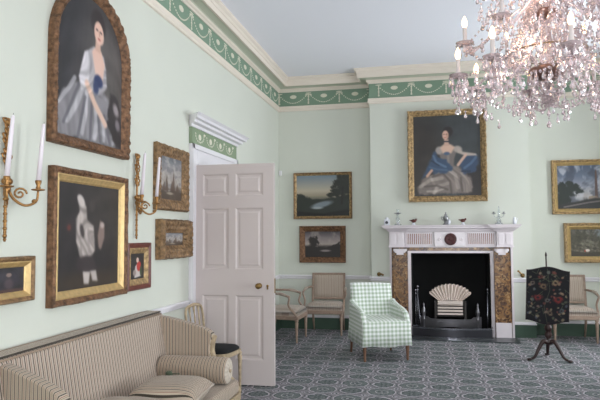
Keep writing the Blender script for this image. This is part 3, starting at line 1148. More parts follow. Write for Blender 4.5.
def p_lady_blue():
    P = Paint(0.95, 1.2, 140, (56, 60, 62))
    P.ell(0.12, 0.45, 0.35, 0.6, (46, 40, 36), 0.9)
    P.ell(0.95, 0.15, 0.25, 0.3, (38, 32, 32), 0.9)
    P.mott(0.10, 3)
    # skirt
    P.poly([(0.07, 0.03), (0.06, 0.12), (0.14, 0.22), (0.30, 0.29), (0.44, 0.38), (0.60, 0.38), (0.74, 0.32), (0.86, 0.20), (0.88, 0.03)], (122, 110, 104), 0.04, rag=0.015)
    for pts, w, c in (([(0.10, 0.12), (0.24, 0.20), (0.42, 0.22)], 0.03, (168, 156, 146)), ([(0.30, 0.04), (0.36, 0.12), (0.52, 0.16)], 0.028, (156, 144, 136)),
                      ([(0.50, 0.34), (0.62, 0.26), (0.66, 0.10)], 0.030, (164, 152, 144)), ([(0.72, 0.28), (0.80, 0.16), (0.80, 0.05)], 0.024, (150, 138, 130)),
                      ([(0.20, 0.06), (0.34, 0.06), (0.44, 0.09)], 0.018, (176, 164, 154))):
        P.line(pts, w, c, 0.75)
    for pts in ([(0.16, 0.12), (0.34, 0.13), (0.50, 0.08)], [(0.44, 0.28), (0.54, 0.18), (0.56, 0.04)], [(0.70, 0.22), (0.72, 0.06)], [(0.28, 0.24), (0.44, 0.28)]):
        P.line(pts, 0.018, (74, 64, 60), 0.6)
    P.folds(0.12, 4, 50, 6, (0, 1, 0, 0.4, 80))
    # drapery
    P.poly([(0.70, 0.46), (0.78, 0.50), (0.94, 0.51), (0.97, 0.42), (0.92, 0.30), (0.78, 0.26), (0.70, 0.32)], (48, 66, 92), 0.03, rag=0.015)
    P.line([(0.76, 0.34), (0.86, 0.40), (0.93, 0.47)], 0.02, (84, 108, 138), 0.7)
    P.line([(0.72, 0.30), (0.84, 0.30)], 0.015, (28, 38, 58), 0.7)
    # bodice and sleeves
    P.poly([(0.37, 0.60), (0.40, 0.48), (0.45, 0.36), (0.60, 0.36), (0.61, 0.46), (0.66, 0.58), (0.58, 0.64), (0.45, 0.64)], (112, 102, 98), 0.02)
    P.line([(0.52, 0.52), (0.52, 0.38)], 0.02, (146, 136, 130), 0.6)
    P.ell(0.385, 0.565, 0.055, 0.05, (158, 148, 142), 0.5)
    P.ell(0.665, 0.575, 0.065, 0.042, (166, 154, 146), 0.5, -20)
    P.poly([(0.66, 0.60), (0.74, 0.54), (0.93, 0.515), (0.95, 0.49), (0.78, 0.49), (0.66, 0.53)], (176, 160, 150), 0.02)
    P.line([(0.78, 0.50), (0.72, 0.44), (0.665, 0.38)], 0.024, (198, 162, 144))
    # scarf across the left arm
    P.poly([(0.12, 0.22), (0.20, 0.36), (0.28, 0.50), (0.31, 0.55), (0.38, 0.48), (0.50, 0.44), (0.58, 0.36), (0.55, 0.30), (0.40, 0.28), (0.26, 0.30)], (52, 72, 98), 0.03, rag=0.015)
    P.line([(0.30, 0.50), (0.34, 0.42), (0.48, 0.36)], 0.018, (92, 116, 144), 0.75)
    P.line([(0.24, 0.36), (0.36, 0.33), (0.50, 0.32)], 0.014, (82, 106, 134), 0.6)
    P.line([(0.27, 0.44), (0.38, 0.38)], 0.012, (28, 38, 56), 0.7)
    P.line([(0.27, 0.32), (0.20, 0.25)], 0.022, (190, 150, 130))
    # chest, neck, head
    P.poly([(0.40, 0.60), (0.44, 0.53), (0.50, 0.51), (0.57, 0.53), (0.62, 0.60), (0.55, 0.64), (0.46, 0.64)], (208, 172, 152), 0.025)
    P.ell(0.50, 0.525, 0.045, 0.02, (66, 84, 112), 0.5)
    P.poly([(0.46, 0.62), (0.465, 0.70), (0.53, 0.70), (0.54, 0.62)], (196, 158, 140), 0.015)
    P.line([(0.462, 0.675), (0.537, 0.675)], 0.011, (38, 40, 52))
    P.ell(0.52, 0.795, 0.075, 0.065, (34, 26, 26), 0.35, -15)
    P.ell(0.485, 0.755, 0.048, 0.058, (212, 170, 150), 0.2)
    P.ell(0.515, 0.745, 0.02, 0.04, (170, 124, 108), 0.8, op=0.5)
    P.ell(0.463, 0.765, 0.011, 0.005, (70, 50, 46), 0.6)
    P.ell(0.500, 0.765, 0.011, 0.005, (70, 50, 46), 0.6)
    P.ell(0.480, 0.724, 0.014, 0.005, (164, 84, 78), 0.6)
    P.blur(2)
    return P


def p_landscape(kind):
    P = Paint(0.9, 0.65, 110, (90, 90, 90))
    if kind == 0:          # river, tree on the right, pale blue sky
        P.vgrad([(0, (30, 30, 28)), (0.35, (62, 66, 58)), (0.5, (150, 140, 120)), (0.62, (180, 168, 148)), (1, (112, 128, 140))])
        P.poly([(0, 0.1), (0, 0.56), (0.15, 0.50), (0.3, 0.42), (0.5, 0.40), (0.7, 0.46), (1, 0.5), (1, 0)], (42, 46, 40), 0.03, rag=0.02)
        P.ell(0.48, 0.28, 0.20, 0.07, (120, 130, 136), 0.6, 12)
        P.ell(0.4, 0.20, 0.10, 0.03, (150, 158, 160), 0.8)
        for x, y, a, b in ((0.85, 0.75, 0.14, 0.18), (0.93, 0.9, 0.12, 0.12), (0.75, 0.58, 0.10, 0.09), (0.66, 0.52, 0.08, 0.05), (0.95, 0.6, 0.12, 0.2)):
            P.ell(x, y, a, b, (38, 40, 32), 0.5, rag=0.5, seed=int(x * 100))
        P.line([(0.86, 0.3), (0.88, 0.7)], 0.02, (34, 30, 26))
        P.poly([(0, 0), (0, 0.12), (0.5, 0.06), (1, 0.16), (1, 0)], (26, 24, 22), 0.03)
    elif kind == 1:        # stormy light, dark hills
        P.vgrad([(0, (28, 24, 24)), (0.4, (58, 52, 50)), (0.5, (168, 154, 146)), (0.75, (134, 124, 124)), (1, (66, 60, 64))])
        P.blend(P.noise(2, 9) * 1.2, (186, 172, 160), 0.45)
        P.ell(0.24, 0.56, 0.14, 0.26, (44, 38, 36), 0.5, rag=0.4)
        P.poly([(0, 0), (0, 0.42), (0.3, 0.40), (0.55, 0.36), (0.8, 0.46), (1, 0.62), (1, 0)], (42, 36, 34), 0.03, rag=0.015)
        P.ell(0.58, 0.25, 0.14, 0.04, (140, 130, 128), 0.7)
    elif kind == 2:        # clouds, big tree left, obelisk right
        P.vgrad([(0, (38, 36, 34)), (0.2, (66, 62, 58)), (0.28, (176, 168, 166)), (0.5, (150, 152, 164)), (0.75, (98, 108, 128)), (1, (70, 82, 104))])
        P.blend(P.noise(2.2, 4) * 1.8, (196, 196, 204), 0.7)
        P.blend(-P.noise(2.6, 6) * 1.8, (62, 68, 82), 0.6)
        for x, y, a, b in ((0.16, 0.42, 0.14, 0.16), (0.08, 0.3, 0.14, 0.2), (0.26, 0.48, 0.10, 0.08), (0.34, 0.40, 0.07, 0.06), (0.2, 0.58, 0.06, 0.06), (0.06, 0.5, 0.07, 0.1)):
            P.ell(x, y, a, b, (32, 40, 36), 0.5, rag=0.5, seed=int(x * 100) + 3)
        P.poly([(0.60, 0.2), (0.61, 0.84), (0.625, 0.9), (0.64, 0.84), (0.65, 0.2)], (92, 72, 66), 0.01)
        P.poly([(0.5, 0.28), (0.62, 0.30), (0.66, 0.24), (0.95, 0.28), (0.95, 0.2), (0.5, 0.2)], (150, 130, 112), 0.02, 0.8, 0.01)
        P.poly([(0, 0), (0, 0.1), (0.3, 0.16), (0.6, 0.24), (1, 0.22), (1, 0)], (44, 42, 42), 0.03)
        P.line([(0.1, 0.04), (0.5, 0.14), (0.9, 0.2)], 0.015, (120, 112, 110), 0.8)
    else:                  # brown woodland with a small white animal
        P.vgrad([(0, (70, 62, 52)), (0.5, (110, 104, 88)), (1, (92, 88, 82))])
        P.blend(P.noise(5, 14) * 2, (60, 54, 44), 0.8)
        P.blend(P.noise(9, 24) * 2, (150, 142, 122), 0.5)
        P.ell(0.9, 0.8, 0.3, 0.25, (128, 132, 136), 0.6, rag=0.3)
        for x, y, a, b in ((0.12, 0.6, 0.16, 0.3), (0.3, 0.75, 0.14, 0.16), (0.62, 0.7, 0.12, 0.2), (0.8, 0.5, 0.12, 0.2)):
            P.ell(x, y, a, b, (62, 58, 44), 0.7, rag=0.5, seed=int(x * 90), op=0.7)
        P.poly([(0, 0), (0, 0.2), (0.4, 0.12), (1, 0.22), (1, 0)], (66, 58, 46), 0.03)
        P.ell(0.42, 0.22, 0.06, 0.05, (222, 208, 198), 0.5)
        P.ell(0.36, 0.2, 0.02, 0.04, (180, 70, 56), 0.6)
    return P


# ------------------------------------------------------------------ pictures on the left wall
# arched portrait
AW0, AW1, AZ0, ASP, ARISE = 3.235, 4.185, 2.03, 2.70, 0.46
t = thing('framed_portrait', 'round-topped portrait of a lady in white satin, high on the left wall', 'picture', (XL + 0.002, (AW0 + AW1) / 2, AZ0), PI / 2)
hw = (AW1 - AW0) / 2
path = [(-hw, 0), (hw, 0), (hw, ASP - AZ0)]
for i in range(1, 32):
    a = PI * i / 32
    path.append((hw * math.cos(a), ASP - AZ0 + ARISE * math.sin(a)))
path.append((-hw, ASP - AZ0))
F = 0.068
frame_sweep(path, [(0, 0), (0, 0.045), (F * 0.15, 0.065), (F * 0.4, 0.058), (F * 0.65, 0.045), (F * 0.85, 0.032), (F, 0.02), (F, 0)], 0.012, 0.0045, 4, (0, F * 0.9)).build('frame', M['goldbrown'], t)


def arch_shape(GU, GV):
    x = (GU - 0.5) * 2 * (hw - F * 0.97)
    top = ASP - AZ0 + (ARISE - F) * np.sqrt(np.clip(1 - (x / (hw - F * 0.96)) ** 2, 0, 1))
    return x, F * 0.97 + GV * (top - F * 0.97)


canvas_mesh('canvas', p_lady_arch(), 0, 0, 0, -0.018, t, M['canvas'], arch_shape)
MB().prism([(p[0] * 0.96, 0.01 + p[1] * 0.97) for p in path], -0.016, -0.001, 'y').build('backing_board', M['legwood'], t)

picture('tall dark painting of a woman in white, directly below the arched portrait', 'left', 3.26, 4.185, 1.01, 1.885, p_woman_white(), 0.09, (M['goldbrown'], M['goldbright']), 'carved', 0.055, 11)
picture('tiny painting of a red and white figure in a dark mahogany frame', 'left', 4.215, 4.61, 1.02, 1.39, p_small_figure(), 0.085, (M['mahogred'], M['gold']), 'plain', 0.04, 12)
for o in [c for c in C.objects if c.name.startswith('inner_slip')][-1:]:
    pass
picture('grey shipping scene in a carved gilt frame, upper of the two beside the door', 'left', 4.705, 5.365, 1.67, 2.25, p_harbour(3), 0.10, (M['golddull'], M['gold']), 'ornate', 0.06, 13)
picture('small pale harbour scene in a deep gilt frame, lower of two beside the door', 'left', 4.755, 5.405, 1.24, 1.59, p_harbour(8), 0.12, (M['golddull'], M['gold']), 'ornate', 0.085, 14)
picture('dark low painting in a gilt frame, cut by the left edge under the near sconce', 'left', 2.35, 3.095, 1.08, 1.335, p_dark_group(), 0.06, (M['golddull'], M['goldbright']), 'plain', 0.05, 15)
# back wall pictures
picture('river landscape in a thin gilt frame, upper of two left of the chimney breast', 'back', -2.03, -1.115, 1.69, 2.41, p_landscape(0), 0.045, (M['golddull'], M['gold']), 'plain', 0.05, 16)
picture('dark stormy landscape in a brown gilt frame, lower of two left of the chimneypiece', 'back', -1.94, -1.22, 1.015, 1.58, p_landscape(1), 0.085, (M['goldbrown'], M['goldbrown']), 'plain', 0.06, 17)
picture('cloudy landscape with a tall column in gold frame, upper of two at right edge', 'back', 1.76, 2.74, 1.715, 2.49, p_landscape(2), 0.08, (M['gold'], M['goldbright']), 'carved', 0.07, 18)
picture('brown woodland painting in a broad gold frame, lower of two at the right edge', 'back', 1.905, 2.60, 1.03, 1.59, p_landscape(3), 0.09, (M['gold'], M['goldbright']), 'carved', 0.07, 19)
picture('portrait of a seated lady with blue shawl in a carved gilt frame above the mantelpiece', 'breast', -0.255, 0.855, 1.91, 3.25, p_lady_blue(), 0.085, (M['gold'], M['gold']), 'ornate', 0.075, 20, name='framed_portrait')

# sensor
tag(MB().box(-0.02, 0.02, -0.03, 0, 0, 0.075).build('wall_sensor', M['white'], bev=0.004, loc=(XL + 0.035, YB - 0.001, 2.38)), 'small white plastic sensor box in the far left corner above the door edge', 'sensor')

# ------------------------------------------------------------------ sconces
def sconce(loc, label):
    t = thing('wall_sconce', label, 'sconce', loc, 0, 'gilt wall sconces')
    H = 0.67
    pts = [(0.022, 0, H * i / 60) for i in range(61)]
    rod = MB()
    rod.tube([(0.022, 0, 0.0), (0.022, 0, 0.05), (0.022, 0, 0.5), (0.022, 0, H)], [0.006, 0.008, 0.008, 0.006], 8)
    for i in range(13):       # twisted tassel-like beads on the lower drop
        rod.sphere((0.022, 0, 0.012 + i * 0.02), 0.012 if i % 2 else 0.0095, 8, 5, (1, 1, 1))
    rod.build('rod', M['sconce'], t, smooth=True)
    top = MB()
    for i in range(9):
        z = 0.42 + i * 0.028
        s = 0.020 + 0.010 * math.sin(i * 1.7)
        top.tube(curve([(0.02, 0, z), (0.028, s, z + 0.012), (0.024, s * 1.2, z + 0.03), (0.02, 0.004, z + 0.036)], 9), 0.006, 6)
        top.tube(curve([(0.02, 0, z), (0.028, -s, z + 0.012), (0.024, -s * 1.2, z + 0.03), (0.02, -0.004, z + 0.036)], 9), 0.006, 6)
    top.sphere((0.026, 0, 0.655), 0.02, 10, 6, (0.8, 1, 1))
    top.build('cartouche', M['sconce'], t, smooth=True)
    MB().sphere((0.03, 0, 0.33), 0.03, 12, 8, (0.8, 1.3, 0.8)).sphere((0.03, 0, 0.29), 0.022, 10, 6, (0.9, 1, 1.3)).build('boss', M['sconce'], t, smooth=True)
    for s in (-1, 1):
        a = MB()
        A = 0.130
        a.tube(curve([(0.03, 0, 0.30), (0.05, s * 0.03, 0.235), (0.09, s * 0.075, 0.20), (A - 0.005, s * (A - 0.01), 0.225), (A, s * A, 0.285)], 24), [0.009 - 0.00012 * q_ for q_ in range(25)], 8)
        sp = [(0.065 + 0.035 * (1 - q_ / 20) * math.cos(q_ * 0.55) * 0.75, s * (0.06 + 0.035 * (1 - q_ / 20) * math.cos(q_ * 0.55) * 0.75), 0.265 + 0.035 * (1 - q_ / 20) * math.sin(q_ * 0.55)) for q_ in range(18)]
        a.tube(sp, 0.006, 6)
        ao = a.build('arm', M['sconce'], t, smooth=True)
        MB().lathe([(0.006, 0), (0.034, 0.004), (0.038, 0.010), (0.033, 0.012), (0.008, 0.010)], 14, (A, s * A, 0.283)).build('drip_pan', M['sconce'], ao, smooth=True)
        MB().lathe([(0.010, 0), (0.014, 0.01), (0.009, 0.02), (0.016, 0.035), (0.018, 0.05), (0.013, 0.052)], 12, (A, s * A, 0.293)).build('socket', M['sconce'], ao, smooth=True)
        leaf = MB()
        leaf.sphere((A * 0.9, s * A * 0.9, 0.225), 0.016, 8, 5, (1, 1, 0.8))
        leaf.build('acanthus_boss', M['sconce'], ao, smooth=True)
    return t


def candle(loc, label, lean):
    mb = MB().lathe([(0.0135, 0), (0.012, 0.17), (0.0095, 0.32), (0.004, 0.328)], 12)
    o = mb.build('candle', M['wax'], None, smooth=True, loc=loc, rot=lean)
    tag(o, label, 'candle', 'unlit sconce candles')
    MB().tube([(0, 0, 0.326), (0.001, 0, 0.338)], 0.0012, 5).build('wick', M['black'], o)
    return o


for sy, nm in ((2.86, 'near'), (4.375, 'far')):
    where = 'left of the arched portrait at the left edge' if nm == 'near' else 'between the tall dark painting and the shipping scene'
    sconce((XL + 0.001, sy, 1.42), 'two-armed gilt wall sconce, ' + where)
    for s in (-1, 1):
        wh = {('near', -1): 'leftmost white candle, on the sconce at the left edge', ('near', 1): 'white candle on the right arm of the near sconce beside the arched portrait',
              ('far', -1): 'white candle on the left arm of the farther sconce', ('far', 1): 'white candle on the right arm of the farther sconce'}[(nm, s)]
        candle((XL + 0.131, sy + s * 0.130, 1.42 + 0.343), wh, (-0.05, 0.05, 0))

# ------------------------------------------------------------------ fireplace
fx = 0.315
fp = thing('fireplace', 'white marble chimneypiece with brown marble pilasters, fluted frieze and black hearth opening', 'fireplace', (fx, YBR - 0.001, 0))
# everything local: x from -0.86.. , y negative towards the room
surr = MB()
surr.box(-0.825, -0.55, -0.05, 0, 0.0, 1.255).box(0.55, 0.825, -0.05, 0, 0, 1.255).box(-0.55, 0.55, -0.05, 0, 1.175, 1.255)
surr.build('marble_surround', M['brown_marble'], fp)
sl = MB()
sl.box(-0.595, -0.548, -0.065, -0.0505, 0.0, 1.205).box(0.548, 0.595, -0.065, -0.0505, 0, 1.205).box(-0.548, 0.548, -0.065, -0.0505, 1.172, 1.205)
sl.build('white_slip', M['marble'], fp, bev=0.003)
for s in (-1, 1):
    MB().box(min(s * 0.826, s * 0.855), max(s * 0.826, s * 0.855), -0.07, 0, 0, 1.255).build('outer_edge', M['marble'], fp)
    p_ = MB().box(s * 0.70 - 0.10, s * 0.70 + 0.10, -0.11, -0.0505, 0.21, 1.20).build('pilaster', M['brown_marble'], fp)
    MB().box(s * 0.705 - 0.105, s * 0.705 + 0.105, -0.125, -0.0505, 0, 0.21).build('plinth', M['marble'], p_, bev=0.006)
    cap = MB().box(s * 0.70 - 0.095, s * 0.70 + 0.095, -0.135, -0.0505, 1.20, 1.235)
    cap.box(s * 0.70 - 0.05, s * 0.70 + 0.05, -0.150, -0.135, 1.15, 1.235)
    for q_ in (-1, 1):
        cap.tube([(s * 0.70 + q_ * 0.055, -0.16, 1.205), (s * 0.70 + q_ * 0.055, -0.135, 1.205)], 0.028, 12)
    cap.build('capital', M['marble'], p_, bev=0.003)
    # end blocks of the frieze
    bl = MB().box(s * 0.745 - 0.11, s * 0.745 + 0.11, -0.13, 0, 1.276, 1.475)
    bl.box(s * 0.745 - 0.085, s * 0.745 - 0.02, -0.138, -0.13, 1.295, 1.45).box(s * 0.745 + 0.015, s * 0.745 + 0.085, -0.138, -0.13, 1.295, 1.45)
    bl.box(s * 0.745 - 0.12, s * 0.745 + 0.12, -0.14, 0, 1.256, 1.276)
    bl.build('frieze_block', M['marble'], fp, bev=0.003)
    # fluted panel
    x0, x1 = sorted((s * 0.222, s * 0.63))
    base = MB().box(x0, x1, -0.085, 0, 1.271, 1.475).build('fluted_panel', M['marble'], fp)
    inl = MB().box(x0 + 0.03, x1 - 0.03, -0.092, -0.0855, 1.30, 1.452).build('inlay', M['inlay'], base)
    fl = MB()
    nf = 13
    for i in range(nf):
        xx = x0 + 0.03 + (x1 - x0 - 0.06) * (i + 0.5) / nf
        fl.box(xx - 0.0065, xx + 0.0065, -0.100, -0.0925, 1.298, 1.454)
    fl.box(x0 + 0.018, x1 - 0.018, -0.1, -0.0855, 1.454, 1.468).box(x0 + 0.018, x1 - 0.018, -0.1, -0.0855, 1.284, 1.298)
    fl.build('flutes', M['marble'], base)
MB().box(-0.622, 0.622, -0.095, 0, 1.256, 1.27).build('lower_fillet', M['marble'], fp)
tb = MB().box(-0.217, 0.217, -0.115, 0, 1.271, 1.475).build('centre_tablet', M['marble'], fp, bev=0.004)
Mr = Matrix.Translation((0.01, -0.1155, 1.370)) @ R90
MB().lathe([(0.098, 0), (0.098, 0.010), (0.088, 0.012), (0.088, 0.006)], 28, M4=Mr).build('roundel_ring', M['marble'], tb, smooth=False)
MB().lathe([(0.087, 0), (0.085, 0.012), (0.06, 0.016), (0.05, 0.010), (0.02, 0.018), (0.005, 0.02)], 24, M4=Mr).build('roundel', new_mat('dark_red_jasper', (70, 24, 26), 0.35, var=0.5, vscale=60, bump=0.8, bscale=80), tb, smooth=True)
for s in (-1, 1):
    q_ = MB()
    for a in range(5):
        q_.sphere((0.01 + s * 0.15 + 0.018 * math.cos(a * 1.257), -0.116, 1.370 + 0.02 * math.sin(a * 1.257)), 0.010, 8, 5, (1, 0.6, 1))
    q_.build('carved_flower', M['marble'], tb, smooth=True)


def shelf_slab(prof, halfw, x_off=0.0):
    """profile (y, z, extra half width)"""
    mb_ = MB()
    vs_ = []
    for y_, z_, ew in prof:
        vs_ += [(x_off - halfw - ew, 0, z_), (x_off - halfw - ew, y_, z_), (x_off + halfw + ew, y_, z_), (x_off + halfw + ew, 0, z_)]
    n_ = len(prof)
    fs_ = []
    for i in range(n_ - 1):
        for b in range(3):
            fs_.append((i * 4 + b, i * 4 + b + 1, i * 4 + 5 + b, i * 4 + 4 + b))
        fs_.append((i * 4 + 3, i * 4, i * 4 + 4, i * 4 + 7))
    fs_ += [(0, 3, 2, 1), tuple((n_ - 1) * 4 + k_ for k_ in range(4))]
    mb_.add(vs_, fs_)
    return mb_


sh = shelf_slab([(-0.12, 1.476, 0.0), (-0.13, 1.49, 0.01), (-0.14, 1.515, 0.05), (-0.165, 1.53, 0.09), (-0.165, 1.545, 0.095), (-0.175, 1.552, 0.12), (-0.18, 1.574, 0.125)], 0.83)
for s in (-1, 1):
    k_ = shelf_slab([(-0.15, 1.477, 0), (-0.16, 1.49, 0.01), (-0.195, 1.517, 0.04), (-0.23, 1.532, 0.07), (-0.23, 1.546, 0.075), (-0.245, 1.553, 0.09), (-0.25, 1.5742, 0.095)], 0.125, s * 0.70 + s * 0.035)
    sh.add(k_.v, k_.f)
sh.build('mantelshelf', M['marble'], fp)
# firebox lining behind the opening
fb = MB()
fb.box(-0.55, -0.535, 0.0, 0.47, 0, 1.17).box(0.535, 0.549, 0.0, 0.47, 0, 1.17).box(-0.55, 0.549, 0.455, 0.47, 0, 1.17).box(-0.55, 0.549, 0, 0.47, 1.155, 1.17).box(-0.55, 0.549, 0.0, 0.47, 0.001, 0.012)
fb.build('firebox', M['black'], fp)
MB().box(-0.90, 0.87, -0.50, -0.151, 0.0, 0.012).build('hearth_slab', M['slate'], fp)

# grate
gr = thing('fire_grate', 'black iron fire grate with steel bars standing in the hearth opening', 'grate', (fx - 0.01, 8.93, 0.013))
g = MB()
for i in range(5):
    z = 0.285 + i * 0.044
    MB().box(-0.175, 0.175, -0.14, -0.115, z, z + 0.028).build('bar', M['steel'] if False else M['paper'], gr, bev=0.004)
ap = MB()
for sx in (-1, 1):
    g.box(sx * 0.205 - 0.016, sx * 0.205 + 0.016, -0.15, -0.11, 0.0, 0.485)
    g.box(sx * 0.205 - 0.012, sx * 0.205 + 0.012, -0.11, 0.2, 0.25, 0.46)
g.box(-0.19, 0.19, 0.18, 0.2, 0.25, 0.46).box(-0.19, 0.19, -0.11, 0.18, 0.255, 0.265)
g.build('basket', M['iron'], gr, bev=0.003)
pts_t = [(-0.42 + 0.84 * i / 24) for i in range(25)]
vs, fs = [], []
for x in pts_t:
    y = -0.15 - 0.06 * math.cos(x / 0.42 * PI / 2)
    zb = 0.10 + 0.03 * math.cos(x / 0.42 * PI)
    zt = 0.235 + (0.03 if abs(x) > 0.3 else 0)
    vs += [(x, y, zb), (x, y, zt), (x, y + 0.02, zt), (x, y + 0.02, zb)]
for i in range(24):
    for b in range(4):
        fs.append((i * 4 + b, i * 4 + (b + 1) % 4, i * 4 + 4 + (b + 1) % 4, i * 4 + 4 + b))
fs += [(0, 1, 2, 3), (99, 98, 97, 96)]
ap.add(vs, fs).build('apron', M['fsteel'], gr)
for sx in (-1, 1):
    MB().lathe([(0.03, 0), (0.03, 0.02), (0.018, 0.04), (0.022, 0.2), (0.03, 0.23), (0.02, 0.25), (0.028, 0.3), (0.03, 0.33), (0.022, 0.37), (0.010, 0.41), (0.014, 0.43), (0.003, 0.46)], 14, (sx * 0.37, -0.15, 0)).build('finial_post', M['fsteel'], gr, smooth=True)
# pleated paper fan on top of the grate
pf = thing('paper_fan', 'pleated white shell-shaped fan standing in the fire grate', 'fan', (fx - 0.01, 8.875, 0.50))
vs, fs = [], []
N = 26
prof_ = []
for i in range(N + 1):
    a = math.radians(28 + 124 * i / N)
    R = 0.40 + (0.01 if i % 2 else -0.01)
    y = -0.115 + (0.02 if i % 2 else -0.02)
    y2 = -0.115 + (0.008 if i % 2 else -0.008)
    sx_, sz_ = 0.92, 0.62
    vs += [(0.16 * math.cos(a) * 1.0, y2, -0.03 + 0.04 * math.sin(a)), (R * math.cos(a) * sx_ * 0.9, y, 0.02 + R * math.sin(a) * sz_ - 0.03), (R * math.cos(a) * sx_ * 0.9, y + 0.003, 0.02 + R * math.sin(a) * sz_ - 0.03), (0.16 * math.cos(a), y2 + 0.003, -0.03 + 0.04 * math.sin(a))]
for i in range(N):
    for b in range(4):
        fs.append((i * 4 + b, i * 4 + (b + 1) % 4, i * 4 + 4 + (b + 1) % 4, i * 4 + 4 + b))
MB().add(vs, fs).build('pleats', M['paper'], pf)
MB().box(-0.17, 0.17, -0.125, -0.105, -0.042, 0.0).build('fan_foot', M['paper'], pf)

# fender
fd = thing('fender', 'low bowed steel fender on the dark hearth slab', 'fender', (fx, 8.70, 0.013))
def fenderband(z0, z1, off, name, mat, th=0.006):
    vs_, fs_ = [], []
    pts_ = [(-0.55, 0.03), (-0.55, -0.06)] + [(-0.53 + 1.06 * i / 20, -0.12 - 0.11 * math.sin(PI * i / 20) ** 1.3) for i in range(21)] + [(0.55, -0.06), (0.55, 0.03)]
    for x, y in pts_:
        vs_ += [(x, y - off, z0), (x, y - off, z1), (x * 0.99, y - off + th, z1), (x * 0.99, y - off + th, z0)]
    n_ = len(pts_)
    for i in range(n_ - 1):
        for b in range(4):
            fs_.append((i * 4 + b, i * 4 + 4 + b, i * 4 + 4 + (b + 1) % 4, i * 4 + (b + 1) % 4))
    fs_ += [(3, 2, 1, 0), tuple((n_ - 1) * 4 + k__ for k__ in range(4))]
    return MB().add(vs_, fs_).build(name, mat, fd)


fenderband(0.0, 0.022, 0.010, 'base_rim', M['steel'], 0.03)
fenderband(0.022, 0.125, 0.0, 'pierced_band', new_mat('burnished_steel', (96, 96, 102), 0.28, 1.0))
fenderband(0.125, 0.145, 0.008, 'top_rim', M['steel'], 0.022)

# fire irons
def fire_iron(name, label, x, y, zt, kind, lx, ly):
    t_ = thing(name, label, 'fire iron', (x, y, 0.013), 0)
    L_ = zt
    top = Vector((lx, ly, L_))
    MB().tube([(0, 0, 0.02), tuple(top)], 0.006, 8).build('shaft', M['steel'], t_, smooth=True)
    hd = MB().sphere(tuple(top + Vector((0, 0, 0.02))), 0.016, 10, 6, (1, 1, 1.5))
    hd.tube([tuple(top), tuple(top - Vector((0, 0, 0.06)))], [0.008, 0.012], 8)
    hd.build('handle', M['steel'], t_, smooth=True)
    if kind == 'shovel':
        MB().box(-0.045, 0.045, -0.006, 0.006, 0.0, 0.13).build('blade', M['steel'], t_, bev=0.003)
    elif kind == 'tongs':
        MB().tube([(0.0, 0, 0.0), (0.03, 0, 0.2), tuple(top * 0.85)], 0.005, 6).build('leg', M['steel'], t_, smooth=True)
    else:
        MB().tube([(0, 0, 0.0), (0, 0, 0.08)], 0.009, 8).build('tip', M['steel'], t_, smooth=True)


fire_iron('fire_tongs', 'steel fire tongs leaning at the left side of the hearth opening', -0.145, 8.755, 0.66, 'tongs', 0.0, 0.04)
fire_iron('fire_shovel', 'steel fire shovel upright beside the tongs at the hearth', -0.175, 8.80, 0.60, 'shovel', 0.0, 0.05)
fire_iron('poker', 'long thin steel poker leaning in the right side of the hearth opening', 0.80, 8.75, 0.62, 'poker', 0.02, 0.09)

# bell levers
for x, s, nm in ((-0.70, 1, 'left'), (1.30, -1, 'right')):
    t_ = thing('bell_lever', 'small brass bell lever above the dado rail, %s of the chimneypiece' % nm, 'bell lever', (x, YBR - 0.001, 0.825 + 0.035), 0, 'brass bell levers')
    MB().lathe([(0.03, 0), (0.03, 0.006), (0.012, 0.012), (0.01, 0.04)], 14, M4=R90).build('rose', M['brass'], t_, smooth=True)
    MB().tube(curve([(0, -0.04, 0), (s * 0.03, -0.05, 0.03 if s < 0 else 0.008), (s * 0.07, -0.052, 0.07 if s < 0 else -0.012)], 10), [0.009, 0.009, 0.009, 0.009, 0.01, 0.01, 0.011, 0.012, 0.013, 0.014, 0.015], 8).build('lever', M['brass'], t_, smooth=True)

# ------------------------------------------------------------------ mantel ornaments
MZ = 1.5755
MY = 8.74
def orn(name, label, cat, x, y=MY):
    t_ = thing(name, label, cat, (x, y, MZ))
    t_.scale = (1.12, 1.12, 1.15)
    return t_
t = orn('porcelain_jar', 'small square white porcelain jar with a dark spot, far left on the mantelshelf', 'jar', -0.565)
MB().box(-0.036, 0.036, -0.036, 0.036, 0, 0.075).lathe([(0.03, 0.075), (0.018, 0.088), (0.02, 0.098), (0.012, 0.1)], 12).build('body', M['porcelain'], t, bev=0.008)
MB().lathe([(0.019, 0), (0.019, 0.003), (0.01, 0.004)], 14, M4=Matrix.Translation((-0.002, -0.0362, 0.035)) @ R90).build('dark_spot', M['navy'], t)
t = orn('glass_candlestick', 'cut glass candlestick with drip dish near the left end of the mantelshelf', 'candlestick', -0.41)
MB().lathe([(0.05, 0), (0.045, 0.012), (0.018, 0.02), (0.022, 0.05), (0.024, 0.09), (0.012, 0.10), (0.016, 0.12), (0.02, 0.14)], 14).build('stem', M['glass_clear'], t, smooth=True)
MB().lathe([(0.01, 0.14), (0.05, 0.15), (0.052, 0.156), (0.01, 0.152)], 16).build('drip_dish', M['silver'], t, smooth=True)
MB().lathe([(0.010, 0.153), (0.018, 0.17), (0.02, 0.19), (0.016, 0.2)], 12).build('nozzle', M['glass_clear'], t, smooth=True)
